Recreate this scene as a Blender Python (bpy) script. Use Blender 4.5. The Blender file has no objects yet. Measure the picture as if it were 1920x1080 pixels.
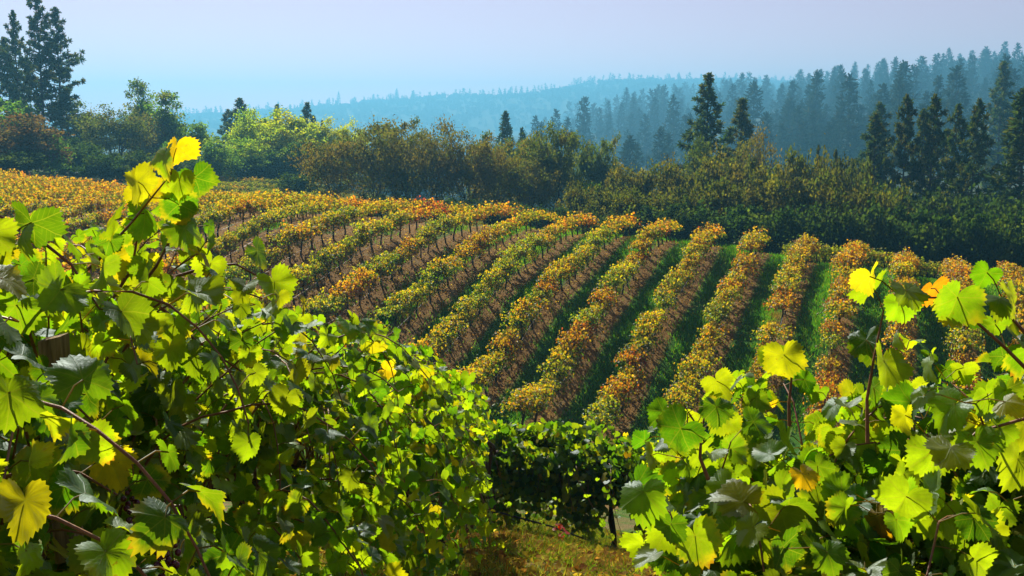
import bpy, math, random
import numpy as np
from mathutils import Vector
R = math.radians
C = bpy.context.scene.collection
SC = bpy.context.scene

# ------------------------------------------------------------------ camera
F = 1867.0                       # focal length in pixels of a 1920 wide frame
HY = 250.0                       # row of the horizon
PITCH = math.atan((540 - HY) / F)
cam = bpy.data.cameras.new('camera'); camo = bpy.data.objects.new('camera', cam); C.objects.link(camo)
cam.sensor_width = 36.0; cam.lens = 36.0 * F / 1920.0
cam.clip_start = 0.05; cam.clip_end = 9000
camo.location = (0, 0, 0); camo.rotation_euler = (R(90) - PITCH, 0, 0)
SC.camera = camo

# ------------------------------------------------------------------ light
SUN_AZ, SUN_EL = R(-21), R(38)
world = bpy.data.worlds.new('World'); SC.world = world; world.use_nodes = True
wn = world.node_tree.nodes; wl = world.node_tree.links
sky = wn.new('ShaderNodeTexSky'); sky.sky_type = 'NISHITA'; sky.sun_disc = False
sky.sun_elevation = SUN_EL; sky.sun_rotation = SUN_AZ
sky.altitude = 300; sky.air_density = 1.0; sky.dust_density = 0.1; sky.ozone_density = 1.0
wn['Background'].inputs[1].default_value = 0.078
tint = wn.new('ShaderNodeMix'); tint.data_type = 'RGBA'; tint.blend_type = 'MULTIPLY'; tint.inputs[0].default_value = 1.0
tint.inputs[7].default_value = (1.18, .52, .54, 1)
wl.new(sky.outputs[0], tint.inputs[6]); wl.new(tint.outputs[2], wn['Background'].inputs[0])
sun = bpy.data.lights.new('sun', 'SUN'); suno = bpy.data.objects.new('sun', sun); C.objects.link(suno)
sun.energy = 5.0; sun.angle = R(0.5); sun.color = (1.0, 0.93, 0.80)
S = Vector((math.sin(SUN_AZ) * math.cos(SUN_EL), math.cos(SUN_AZ) * math.cos(SUN_EL), math.sin(SUN_EL)))
suno.rotation_euler = S.to_track_quat('Z', 'Y').to_euler(); suno.location = (0, 0, 60)
vs = SC.view_settings
vs.view_transform = 'Standard'; vs.look = 'None'; vs.gamma = 1.0; vs.exposure = 0.92
cy = SC.cycles
cy.use_denoising = True
cy.max_bounces = 8; cy.diffuse_bounces = 4; cy.glossy_bounces = 2; cy.transmission_bounces = 7
cy.volume_bounces = 1; cy.transparent_max_bounces = 4
cy.caustics_reflective = False; cy.caustics_refractive = False
cy.use_adaptive_sampling = True; cy.adaptive_threshold = 0.01

# ------------------------------------------------------------------ helpers
cp_, sp_ = math.cos(PITCH), math.sin(PITCH)
def slope(px, py):
    """direction of a pixel per metre of ground distance: (x, z)"""
    u = (px - 960) / F; v = (540 - py) / F
    y = v * sp_ + cp_
    return u / y, (v * cp_ - sp_) / y
def at(px, py, D):
    a, b = slope(px, py)
    return Vector((a * D, D, b * D))
def proj(x, y, z):
    """world -> pixel (arrays fine)"""
    w = y * cp_ - z * sp_
    return 960 + F * x / w, 540 - F * (y * sp_ + z * cp_) / w

def tag(o, label=None, cat=None, group=None, kind=None):
    if label: o['label'] = label
    if cat: o['category'] = cat
    if group: o['group'] = group
    if kind: o['kind'] = kind
    return o
def empty(name, loc, rz=0.0):
    o = bpy.data.objects.new(name, None); C.objects.link(o)
    o.location = loc; o.rotation_euler = (0, 0, rz); o.empty_display_size = 0.2
    return o

def build(name, pieces, mat, parent=None, smooth=False, loc=None):
    """pieces: list of (V (n,3), F (m,3|4), col (n,3) or None, lp (n,3) or None) -> one mesh object"""
    Vs, loops, counts, cols, lps = [], [], [], [], []
    off = 0
    for p in pieces:
        V, Fc = np.asarray(p[0], np.float32), np.asarray(p[1], np.int64)
        if len(V) == 0: continue
        Vs.append(V); loops.append((Fc + off).ravel()); counts.append(np.full(len(Fc), Fc.shape[1]))
        c = p[2] if len(p) > 2 and p[2] is not None else np.full((len(V), 3), .3)
        c = np.asarray(c, np.float32)
        if c.ndim == 1: c = np.tile(c, (len(V), 1))
        cols.append(c)
        l = p[3] if len(p) > 3 and p[3] is not None else np.zeros((len(V), 3))
        lps.append(np.asarray(l, np.float32))
        off += len(V)
    V = np.concatenate(Vs); L = np.concatenate(loops); N = np.concatenate(counts)
    me = bpy.data.meshes.new(name)
    me.vertices.add(len(V)); me.vertices.foreach_set('co', V.ravel())
    me.loops.add(len(L)); me.loops.foreach_set('vertex_index', L.astype(np.int32))
    me.polygons.add(len(N))
    st = np.concatenate(([0], np.cumsum(N)[:-1])).astype(np.int32)
    me.polygons.foreach_set('loop_start', st)
    me.polygons.foreach_set('loop_total', N.astype(np.int32))
    me.polygons.foreach_set('use_smooth', np.full(len(N), bool(smooth)))
    cc = np.concatenate(cols)
    a = me.attributes.new('col', 'FLOAT_COLOR', 'POINT')
    a.data.foreach_set('color', np.concatenate((cc, np.ones((len(cc), 1), np.float32)), 1).ravel())
    a = me.attributes.new('lp', 'FLOAT_VECTOR', 'POINT')
    a.data.foreach_set('vector', np.concatenate(lps).ravel())
    me.update(calc_edges=True)
    if mat: me.materials.append(mat)
    o = bpy.data.objects.new(name, me); C.objects.link(o)
    if parent: o.parent = parent
    if loc is not None: o.location = loc
    return o

def tube(P, rad, sides=6, col=None, caps=False):
    P = np.asarray(P, float); n = len(P)
    rad = np.full(n, rad) if np.isscalar(rad) else np.asarray(rad, float)
    T = np.gradient(P, axis=0); T /= np.linalg.norm(T, axis=1)[:, None] + 1e-9
    ref = np.array([0, 0, 1.0]) if abs(T[0, 2]) < .8 else np.array([1.0, 0, 0])
    A = np.cross(T, ref); A /= np.linalg.norm(A, axis=1)[:, None] + 1e-9
    B = np.cross(T, A)
    th = np.arange(sides) * 2 * math.pi / sides
    V = P[:, None] + rad[:, None, None] * (np.cos(th)[None, :, None] * A[:, None] + np.sin(th)[None, :, None] * B[:, None])
    V = V.reshape(-1, 3)
    i = np.arange(n - 1)[:, None] * sides; j = np.arange(sides)[None]; k = (j + 1) % sides
    Q = np.stack((i + j, i + k, i + sides + k, i + sides + j), -1).reshape(-1, 4)
    if caps:
        V = np.concatenate((V, P[-1:])); c = len(V) - 1
        ca = np.stack((np.full(sides, c), (n - 1) * sides + np.arange(sides), (n - 1) * sides + (np.arange(sides) + 1) % sides, np.full(sides, c)), -1)
        return [(V, Q, col), (V, ca[:, :3], col)]
    return (V, Q, col)

def box(cx, cy, cz, sx, sy, sz, col=None):
    v = np.array([[a * sx / 2 + cx, b * sy / 2 + cy, c * sz / 2 + cz] for a in (-1, 1) for b in (-1, 1) for c in (-1, 1)])
    f = np.array([[0, 1, 3, 2], [4, 6, 7, 5], [0, 4, 5, 1], [2, 3, 7, 6], [0, 2, 6, 4], [1, 5, 7, 3]])
    return (v, f, col)

def unit(a):
    return a / (np.linalg.norm(a, axis=-1, keepdims=True) + 1e-9)

# ------------------------------------------------------------------ terrain
W = 3.01                                    # row spacing
TA = slope(1695, 500)[0]                    # tan of the azimuth the hillside rows run along
CA = 1 / math.sqrt(1 + TA * TA)
def row_depth(n, px): return n * 6050.0 / (1695 - px)
ctl = []                                    # (px, D, z)
for D, z in ((0.5, -1.70), (2, -2.12), (4, -2.62), (7.5, -3.45), (10, -4.25), (13, -5.45), (17, -7.1), (22, -8.9), (30, -11.6), (38, -13.0)):
    for px in (-200, 960, 2100):
        dz = 0.0
        if D > 17: dz = {-200: 2.6, 960: 0.3, 2100: 0}[px] * (D - 17) / 21
        ctl.append((px, D, z + dz))
for n, px, py in ((7, 822, 673), (7, 841, 649), (7, 893, 586), (7, 939, 540), (7, 1008, 484), (8, 752, 607), (8, 832, 534), (8, 924, 466),
                  (9, 660, 577), (9, 719, 529), (9, 806, 468), (10, 535, 571), (10, 607, 521), (10, 688, 468), (11, 497, 516), (11, 585, 462),
                  (12, 431, 481), (12, 500, 440), (6, 933, 702), (6, 1024, 566), (5, 1063, 702), (5, 1128, 594), (5, 1181, 527),
                  (4, 1163, 771), (4, 1222, 633), (4, 1269, 559), (3, 1320, 710), (3, 1364, 592), (3, 1393, 531)):
    D = row_depth(n, px); ctl.append((px, D, slope(px, py)[1] * D))
for px, py, D in ((0, 352, 92), (180, 372, 88), (350, 388, 84), (600, 402, 78), (800, 412, 73), (1000, 428, 70), (1200, 446, 67), (1400, 470, 64.5), (1600, 503, 62),
                  (1750, 528, 61), (1920, 548, 60), (0, 425, 62), (200, 445, 60), (350, 452, 60), (1600, 570, 54), (1600, 640, 49.5), (1600, 730, 46.5),
                  (1850, 590, 54), (1850, 670, 49.5), (1850, 750, 46), (2200, 620, 54), (2200, 760, 46), (-300, 350, 92), (-300, 420, 62)):
    ctl.append((px, D, slope(px, py)[1] * D))
for px, D, z in ((1100, 80, -9.5), (1500, 76, -11.5), (1900, 74, -13), (1200, 100, -12), (1600, 95, -15), (1950, 95, -16), (600, 95, -8.8), (850, 92, -8.8), (1000, 112, -10.6),
                 (700, 115, -9.6), (400, 125, -8.6), (450, 155, -7.9), (200, 130, -6.6), (0, 130, -5.4), (-300, 130, -5), (0, 180, -6.0), (200, 180, -7.5), (600, 180, -9),
                 (900, 160, -13), (1300, 150, -16), (1700, 150, -18), (2100, 150, -17), (600, 300, -18), (200, 300, -12), (1100, 300, -24), (1500, 280, -20), (1900, 260, -17),
                 (1220, 400, -15), (1400, 450, -7), (1650, 400, -5), (1900, 400, 3), (2200, 400, 5), (1050, 550, -9), (1150, 600, -1), (1300, 600, 6), (1500, 600, 14), (1700, 600, 22), (1900, 600, 27),
                 (950, 700, -14), (1050, 900, 2), (1150, 900, 11), (1240, 900, 20), (1400, 900, 24), (1560, 860, 23), (1700, 800, 33), (1800, 790, 35), (1900, 760, 33), (2200, 760, 38),
                 (600, 600, -18), (300, 600, -14), (900, 1150, -6), (600, 1150, -4), (300, 1150, -2), (1200, 1150, 18), (1500, 1150, 18), (1900, 1150, 20),
                 (-300, 1800, 20), (200, 1800, 22), (350, 1800, 26), (450, 1800, 27), (600, 1800, 39), (700, 1800, 49), (800, 1800, 55), (900, 1800, 58), (1000, 1800, 62), (1050, 1800, 69), (1110, 1800, 78),
                 (1200, 1800, 86), (1300, 1800, 84), (1500, 1800, 80), (1900, 1800, 80), (2300, 1800, 80), (-300, 2400, 0), (450, 2400, 0), (900, 2400, 10), (1300, 2400, 20), (1900, 2400, 20),
                 (-300, 600, -5), (2600, 90, -12), (2600, 600, 20), (-900, 90, -2), (-900, 600, 0)):
    ctl.append((px, D, z))
ctl = np.array(ctl, float)
def stretch(D):
    return np.interp(D, [220, 520, 1000, 2400], [1.0, 1.8, 2.1, 1.65])
_s = stretch(ctl[:, 1]); ctl[:, 1] *= _s; ctl[:, 2] *= _s
def feat(az, D):
    return np.stack((np.clip(az, -1.1, 1.1) * 4.2 * np.clip(D / 12, .05, 1), 3.0 * np.log(D + 3.0)), -1)
_X = feat((ctl[:, 0] - 960) / F, ctl[:, 1])
def kern(a, b):
    d = np.linalg.norm(a[:, None] - b[None], axis=-1)
    return np.sqrt(d * d + .02)
_n = len(_X)
A = np.zeros((_n + 3, _n + 3)); A[:_n, :_n] = kern(_X, _X) - 0.012 * np.eye(_n); A[:_n, _n] = 1; A[:_n, _n + 1:] = _X; A[_n, :_n] = 1; A[_n + 1:, :_n] = _X.T
_w = np.linalg.solve(A, np.concatenate((ctl[:, 2], np.zeros(3))))
def gz(x, y):
    x = np.atleast_1d(np.asarray(x, float)); y = np.atleast_1d(np.asarray(y, float))
    sh = x.shape; x = x.ravel(); y = y.ravel()
    rr = np.hypot(x, y)
    front = np.where(y > .35 * np.abs(x), 1, 0)
    az = np.where(front == 1, x / np.maximum(y, 1e-3), np.sign(x) * 1.1)
    az = np.clip(az, -1.1, 1.1); D = rr / np.sqrt(1 + az * az)
    out = np.empty(len(x))
    for i in range(0, len(x), 20000):
        f = feat(az[i:i + 20000], D[i:i + 20000])
        out[i:i + 20000] = kern(f, _X) @ _w[:_n] + _w[_n] + f @ _w[_n + 1:]
    far = np.clip((D - 260) / 700, 0, 1)
    out += far * (4.5 * np.sin(x * .013 + 1.3) * np.cos(y * .011) + 3.0 * np.sin(x * .03 + y * .02))
    return out.reshape(sh)
def g1(x, y): return float(gz([x], [y])[0])

# ------------------------------------------------------------------ materials
def newmat(name):
    m = bpy.data.materials.new(name); m.use_nodes = True
    nt = m.node_tree; nt.nodes.clear()
    out = nt.nodes.new('ShaderNodeOutputMaterial')
    return m, nt, out
class NB:
    def __init__(s, nt): s.nt = nt
    def n(s, t, **k):
        x = s.nt.nodes.new(t)
        for a, b in k.items(): setattr(x, a, b)
        return x
    def put(s, sock, v):
        if isinstance(v, bpy.types.NodeSocket): s.nt.links.new(v, sock)
        elif v is not None: sock.default_value = v
    def m(s, op, a, b=None, c=None, clamp=False):
        x = s.n('ShaderNodeMath', operation=op); x.use_clamp = clamp
        for i, v in enumerate((a, b, c)):
            if v is not None: s.put(x.inputs[i], v)
        return x.outputs[0]
    def mix(s, f, a, b, mode='MIX'):
        x = s.n('ShaderNodeMix', data_type='RGBA', blend_type=mode)
        s.put(x.inputs[0], f)
        for i, v in ((6, a), (7, b)):
            s.put(x.inputs[i], (*v, 1) if isinstance(v, tuple) and len(v) == 3 else v)
        return x.outputs[2]
    def noise(s, vec, scale, det=3, rough=.55, dist=0):
        x = s.n('ShaderNodeTexNoise'); s.put(x.inputs['Vector'], vec); x.inputs['Scale'].default_value = scale
        x.inputs['Detail'].default_value = det; x.inputs['Roughness'].default_value = rough; x.inputs['Distortion'].default_value = dist
        return x.outputs[0]
    def step(s, v, a, b):
        x = s.n('ShaderNodeMapRange', interpolation_type='SMOOTHSTEP'); s.put(x.inputs[0], v)
        x.inputs[1].default_value = a; x.inputs[2].default_value = b
        return x.outputs[0]
    def ramp(s, f, stops):
        x = s.n('ShaderNodeValToRGB'); s.put(x.inputs[0], f)
        e = x.color_ramp.elements
        while len(e) < len(stops): e.new(.5)
        for i, (p, c) in enumerate(stops): e[i].position = p; e[i].color = (*c, 1)
        return x.outputs[0]

def leaf_material(name, detail=False, trans=.64, tcol=(2.25, 1.95, .3), gloss=.014, rough=.55, objvar=.0, dark=.6):
    m, nt, out = newmat(name); b = NB(nt)
    col = b.n('ShaderNodeAttribute', attribute_name='col').outputs['Color']
    if objvar:
        oi = b.n('ShaderNodeObjectInfo')
        h = b.n('ShaderNodeHueSaturation'); b.put(h.inputs['Color'], col)
        b.put(h.inputs['Hue'], b.m('MULTIPLY_ADD', oi.outputs['Random'], objvar, .5 - objvar / 2))
        b.put(h.inputs['Value'], b.m('MULTIPLY_ADD', b.m('FRACT', b.m('MULTIPLY', oi.outputs['Random'], 7.3)), .25, .88))
        col = h.outputs[0]
    nrm = None
    vein_f = None
    if detail:
        lp = b.n('ShaderNodeAttribute', attribute_name='lp').outputs['Vector']
        sx = b.n('ShaderNodeSeparateXYZ'); b.put(sx.inputs[0], lp)
        x, y, rnd = sx.outputs
        ax = b.m('ABSOLUTE', x)
        best = None; sec = None
        for ang, ln in ((0, 1.0), (52, .86), (112, .66)):
            ca, sa = math.cos(R(ang)), math.sin(R(ang))
            al = b.m('ADD', b.m('MULTIPLY', ax, sa), b.m('MULTIPLY', y, ca))
            pe = b.m('ABSOLUTE', b.m('SUBTRACT', b.m('MULTIPLY', ax, ca), b.m('MULTIPLY', y, sa)))
            # penalise points behind the vein's root
            d = b.m('ADD', pe, b.m('MULTIPLY', b.m('LESS_THAN', al, 0), 5))
            s2 = b.m('ABSOLUTE', b.m('SUBTRACT', b.m('FRACT', b.m('MULTIPLY', b.m('SUBTRACT', al, b.m('MULTIPLY', pe, .75)), 7.0)), .5))
            s2 = b.m('SUBTRACT', .5, s2)
            s2 = b.m('ADD', b.m('MULTIPLY', s2, .143), b.m('MULTIPLY', b.m('LESS_THAN', al, 0), 5))
            if best is None: best, sec = d, s2
            else:
                near = b.m('LESS_THAN', d, best)
                sec = b.m('ADD', b.m('MULTIPLY', near, s2), b.m('MULTIPLY', b.m('SUBTRACT', 1, near), sec))
                best = b.m('MINIMUM', d, best)
        v1 = b.m('SUBTRACT', 1, b.step(best, .006, .022))
        v2 = b.m('SUBTRACT', 1, b.step(sec, .003, .014))
        vein_f = b.m('MAXIMUM', v1, b.m('MULTIPLY', v2, .45))
        rad = b.n('ShaderNodeVectorMath', operation='LENGTH')
        cx = b.n('ShaderNodeCombineXYZ'); b.put(cx.inputs[0], x); b.put(cx.inputs[1], y)
        b.put(rad.inputs[0], cx.outputs[0])
        geo = b.n('ShaderNodeNewGeometry')
        no = b.noise(geo.outputs['Position'], 26, 3, .6)
        no2 = b.noise(geo.outputs['Position'], 90, 2, .6)
        # autumn: margins go yellow then brown on some leaves
        edge = b.m('MULTIPLY', b.step(b.m('ADD', rad.outputs['Value'], b.m('MULTIPLY', b.m('SUBTRACT', no, .5), 1.1)), .55, 1.0), b.step(rnd, .6, 1.1))
        col = b.mix(b.m('MULTIPLY', edge, .75), col, (.42, .33, .03))
        burn = b.m('MULTIPLY', b.step(b.m('ADD', rad.outputs['Value'], b.m('MULTIPLY', b.m('SUBTRACT', no, .5), 1.6)), .95, 1.2), b.step(rnd, .72, .9))
        col = b.mix(b.m('MULTIPLY', burn, .85), col, (.20, .075, .02))
        spot = b.m('MULTIPLY', b.step(no2, .66, .72), b.step(rnd, .3, .8))
        col = b.mix(b.m('MULTIPLY', spot, .6), col, (.16, .09, .02))
        col = b.mix(.5, col, b.mix(b.step(no, .3, .7), (.55, .6, .5), (1.25, 1.2, 1.1)), 'MULTIPLY')
        col = b.mix(b.m('MULTIPLY', vein_f, .35), col, (.34, .42, .10))
        bp = b.n('ShaderNodeBump'); bp.inputs['Strength'].default_value = .35; bp.inputs['Distance'].default_value = .004
        b.put(bp.inputs['Height'], b.m('ADD', b.m('MULTIPLY', vein_f, -1), b.m('MULTIPLY', no2, .8)))
        nrm = bp.outputs[0]
    else:
        geo = b.n('ShaderNodeNewGeometry')
    dif = b.n('ShaderNodeBsdfDiffuse'); b.put(dif.inputs[0], b.mix(1.0, col, (dark, dark, dark), 'MULTIPLY') if dark != 1 else col)
    tr = b.n('ShaderNodeBsdfTranslucent')
    tc = b.mix(1.0, col, (tcol[0], tcol[1], tcol[2]), 'MULTIPLY')
    if vein_f is not None: tc = b.mix(b.m('MULTIPLY', vein_f, .45), tc, b.mix(1.0, tc, (.6, .55, .5), 'MULTIPLY'))
    b.put(tr.inputs[0], tc)
    mx = b.n('ShaderNodeMixShader'); mx.inputs[0].default_value = trans
    nt.links.new(dif.outputs[0], mx.inputs[1]); nt.links.new(tr.outputs[0], mx.inputs[2])
    last = mx.outputs[0]
    if gloss:
        gl = b.n('ShaderNodeBsdfAnisotropic'); gl.inputs['Roughness'].default_value = rough; gl.inputs['Color'].default_value = (.85, .95, 1, 1)
        fr = b.n('ShaderNodeLayerWeight'); fr.inputs[0].default_value = .25
        mg = b.n('ShaderNodeMixShader'); b.put(mg.inputs[0], b.m('MULTIPLY_ADD', fr.outputs['Fresnel'], gloss * 3.2, gloss * .35))
        nt.links.new(last, mg.inputs[1]); nt.links.new(gl.outputs[0], mg.inputs[2]); last = mg.outputs[0]
        if nrm is not None: nt.links.new(nrm, gl.inputs['Normal'])
    if nrm is not None: nt.links.new(nrm, dif.inputs['Normal'])
    nt.links.new(last, out.inputs[0])
    return m

def simple_mat(name, c1, c2, scale=20, rough=.85, stretch=None, bump=.3, spec=.2, usecol=False):
    m, nt, out = newmat(name); b = NB(nt)
    tc = b.n('ShaderNodeTexCoord').outputs['Object']
    if stretch:
        mp = b.n('ShaderNodeMapping'); b.put(mp.inputs[0], tc); mp.inputs['Scale'].default_value = stretch; tc = mp.outputs[0]
    no = b.noise(tc, scale, 4, .65)
    p = b.n('ShaderNodeBsdfPrincipled')
    b.put(p.inputs['Base Color'], b.ramp(no, [(.3, c1), (.7, c2)]))
    p.inputs['Roughness'].default_value = rough; p.inputs['Specular IOR Level'].default_value = spec
    if bump:
        bp = b.n('ShaderNodeBump'); bp.inputs['Strength'].default_value = bump; bp.inputs['Distance'].default_value = .02
        b.put(bp.inputs['Height'], no); nt.links.new(bp.outputs[0], p.inputs['Normal'])
    nt.links.new(p.outputs[0], out.inputs[0])
    return m

M_LEAF = leaf_material('vine_leaf_close', detail=True)
M_LEAF2 = leaf_material('vine_leaf', gloss=.012)
M_HILLVINE = leaf_material('autumn_vine_leaf', trans=.5, tcol=(1.65, 1.6, .4), gloss=.015, objvar=.035)
M_TREE = leaf_material('tree_leaf', trans=.5, tcol=(1.65, 1.7, .5), gloss=.0, objvar=.03)
M_FAR = leaf_material('far_foliage', trans=.2, tcol=(1.2, 1.2, .8), gloss=0)
M_GRASS = leaf_material('grass_blade', trans=.5, tcol=(1.7, 1.7, .5), gloss=0)
M_BARK = simple_mat('vine_bark', (.018, .012, .009), (.07, .05, .035), 30, stretch=(1, 1, .25), bump=.8)
M_CANE = simple_mat('cane_bark', (.13, .045, .02), (.26, .11, .04), 40, rough=.55, bump=.2, spec=.4)
M_TBARK = simple_mat('tree_bark', (.022, .017, .013), (.075, .058, .045), 3, stretch=(1, 1, .3), bump=.6)
M_POST = simple_mat('weathered_wood', (.10, .065, .03), (.36, .26, .13), 14, stretch=(5, 5, .35), bump=.7)
M_HOSE = simple_mat('drip_hose', (.24, .23, .21), (.34, .33, .31), 8, rough=.4, bump=0, spec=.5)
M_WIRE = simple_mat('black_hose', (.012, .012, .012), (.03, .028, .026), 8, rough=.4, bump=0, spec=.5)
M_GRAPE = simple_mat('grape_skin', (.05, .004, .012), (.12, .012, .02), 30, rough=.25, bump=0, spec=.6)
M_WALL = simple_mat('shed_wall', (.42, .44, .44), (.55, .56, .55), 2, bump=.1)
M_ROOF = simple_mat('shed_roof', (.10, .10, .10), (.17, .16, .15), 3, bump=.3)
M_DARK = simple_mat('dark_opening', (.01, .01, .01), (.02, .02, .02), 3, bump=0)
M_STEEL = simple_mat('mast_steel', (.25, .25, .26), (.4, .4, .42), 3, bump=0)

def ground_material():
    m, nt, out = newmat('vineyard_ground'); b = NB(nt)
    pos = b.n('ShaderNodeNewGeometry').outputs['Position']
    sx = b.n('ShaderNodeSeparateXYZ'); b.put(sx.inputs[0], pos); x, y, z = sx.outputs
    n_ = b.m('DIVIDE', b.m('SUBTRACT', b.m('MULTIPLY', y, TA), x), W / CA)   # row number, continuous
    big = b.noise(pos, .12, 3); mid = b.noise(pos, 1.1, 4, .6); fine = b.noise(pos, 9, 4, .7); tiny = b.noise(pos, 45, 3, .7)
    soil = b.ramp(fine, [(.25, (.10, .052, .013)), (.55, (.24, .135, .034)), (.8, (.40, .26, .09))])
    straw = b.ramp(tiny, [(.3, (.10, .075, .03)), (.7, (.30, .22, .09))])
    grs = b.ramp(fine, [(.2, (.025, .085, .006)), (.6, (.055, .16, .010)), (.85, (.12, .20, .018))])
    fr = b.m('FRACT', b.m('ADD', n_, b.m('MULTIPLY', b.m('SUBTRACT', mid, .5), .18)))
    band = b.m('ABSOLUTE', b.m('SUBTRACT', fr, .40))                        # grass runs down the middle of an aisle
    wid = b.m('MULTIPLY_ADD', b.step(n_, 10.5, 5.5), .24, .08)
    bandm = b.m('SUBTRACT', 1, b.step(b.m('SUBTRACT', band, wid), -.05, .07))
    bandm = b.m('MULTIPLY', bandm, b.m('MAXIMUM', b.m('SUBTRACT', 1, b.step(b.m('ADD', n_, b.m('MULTIPLY', b.m('SUBTRACT', big, .5), 5)), 8.6, 10.2)), b.step(mid, .5, .62)))
    vine = b.mix(b.step(mid, .56, .72), soil, straw)
    vine = b.mix(bandm, vine, grs)
    near = b.mix(b.step(mid, .42, .62), straw, grs)
    near = b.mix(b.step(fine, .6, .75), near, soil)
    c = b.mix(b.step(y, 26, 34), near, vine)
    wild = b.mix(b.step(big, .42, .6), (.07, .075, .02), (.11, .09, .035))
    c = b.mix(b.step(b.m('ADD', y, b.m('MULTIPLY', x, .25)), 84, 92), c, b.mix(b.step(fine, .3, .7), wild, grs))
    farc = b.mix(b.step(b.noise(pos, .012, 4, .6), .5, .7), (.03, .045, .018), (.06, .07, .025))
    c = b.mix(b.step(y, 230, 330), c, farc)
    p = b.n('ShaderNodeBsdfPrincipled'); b.put(p.inputs['Base Color'], c); p.inputs['Roughness'].default_value = .95; p.inputs['Specular IOR Level'].default_value = .1
    bp = b.n('ShaderNodeBump'); b.put(bp.inputs['Strength'], b.m('MULTIPLY', .9, b.m('SUBTRACT', 1, b.step(y, 90, 200)))); bp.inputs['Distance'].default_value = .12
    b.put(bp.inputs['Height'], b.m('ADD', b.m('MULTIPLY', fine, .8), b.m('MULTIPLY', tiny, .35))); nt.links.new(bp.outputs[0], p.inputs['Normal'])
    nt.links.new(p.outputs[0], out.inputs[0])
    return m

# ground sheet: polar grid about the camera, dense in front
az = np.concatenate((np.linspace(-math.pi, R(-42), 26)[:-1], np.linspace(R(-42), R(42), 300), np.linspace(R(42), math.pi, 26)[1:]))[:-1]
rr = np.concatenate(([.15], .4 * 1.0285 ** np.arange(0, 310))); rr = rr[rr < 220]; rr = np.concatenate((rr, 220 * 1.011 ** np.arange(0, 266)))
AZ, RR = np.meshgrid(az, rr)
GX = np.sin(AZ) * RR; GY = np.cos(AZ) * RR
GZ = gz(GX, GY)
na, nr = len(az), len(rr)
i = np.arange(nr - 1)[:, None] * na; j = np.arange(na)[None]; k = (j + 1) % na
Q = np.stack((i + j, i + na + j, i + na + k, i + k), -1).reshape(-1, 4)
gv = np.stack((GX, GY, GZ), -1).reshape(-1, 3)
cz = gz([0.0], [0.15])[0]
gv = np.concatenate((gv, [[0, 0, cz]]))
fan = np.stack((np.full(na, len(gv) - 1), np.arange(na), (np.arange(na) + 1) % na), -1)
ground = build('ground', [(gv, Q), (gv[:0], fan[:0])], ground_material(), smooth=True)
tag(ground, 'brown soil and grassy aisles of the vineyard hillside, running on to distant hills', kind='structure')

# ------------------------------------------------------------------ leaves
def leaf_outline(th, rng, teeth=23, amp=.05):
    a = np.degrees(np.abs(th))
    r = np.interp(a, [0, 12, 30, 42, 54, 70, 86, 100, 116, 135, 158, 172, 180], [1.0, .95, .83, .85, .93, .86, .74, .77, .79, .72, .54, .28, .08])
    r = r * (1 + .04 * np.sin(3 * th + rng.uniform(0, 6)))
    return r
def leaf_template(seed, nout, rings, teeth=True):
    rng = np.random.default_rng(seed)
    th = np.linspace(-math.pi, math.pi, nout, endpoint=False) + 1e-3
    r = leaf_outline(th, rng)
    if teeth: r = r * (1 + .065 * np.where(np.arange(nout) % 2 == 0, 1, -1) * np.clip((180 - np.degrees(np.abs(th))) / 40, 0, 1) * rng.uniform(.6, 1.3, nout))
    P = [np.zeros((1, 2))]
    for q in rings: P.append(np.stack((np.sin(th) * r * q, np.cos(th) * r * q), -1))
    P = np.concatenate(P)
    x, y = P[:, 0], P[:, 1]; rad = np.hypot(x, y); ang = np.arctan2(x, y)
    fold = rng.uniform(-.05, .5); droop = rng.uniform(.05, .8); cup = rng.uniform(-.4, .5)
    z = fold * np.abs(x) - droop * np.clip(y, 0, 2) ** 2 * .7 - cup * rad ** 2
    z += .07 * np.sin(ang * 5 + rng.uniform(0, 6)) * rad ** 2 + .022 * np.sin(ang * 9 + rng.uniform(0, 6)) * rad ** 2 + rng.uniform(.02, .07) * np.sin(x * 7 + rng.uniform(0, 6)) * np.sin(y * 6 + rng.uniform(0, 6)) + rng.uniform(-.35, .35) * x * y
    V = np.stack((x, y, z), -1)
    n = nout; Fs = []
    j = np.arange(n); k = (j + 1) % n
    T = [np.stack((np.zeros(n, int), 1 + j, 1 + k), -1)]
    for q in range(len(rings) - 1):
        a = 1 + q * n
        T.append(np.stack((a + j, a + n + j, a + n + k), -1)); T.append(np.stack((a + j, a + n + k, a + k), -1))
    return V, np.concatenate(T), P
LOD0 = [leaf_template(s, 60, (.45, .8, 1.0)) for s in range(10)]
LOD1 = [leaf_template(40 + s, 22, (.55, 1.0)) for s in range(8)]
LOD2 = [leaf_template(80 + s, 9, (1.0,), teeth=False) for s in range(6)]
_h = np.array([[0, 0, 0], [-.6, .1, .1], [-.5, .7, 0], [0, 1, -.25], [.5, .7, 0], [.6, .1, .1], [0, -.35, .05]], float)
LOD3 = [(_h * np.array([1, 1, s]), np.array([[0, 1, 2], [0, 2, 3], [0, 3, 4], [0, 4, 5], [0, 5, 6], [0, 6, 1]]), _h[:, :2]) for s in (1, -1, 2.5)]
LODQ = [(np.array([[-.5, 0, 0], [.5, -.1, .1], [.55, .9, 0], [-.45, 1, .15]]), np.array([[0, 1, 2, 3]]), np.zeros((4, 2)))]

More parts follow.
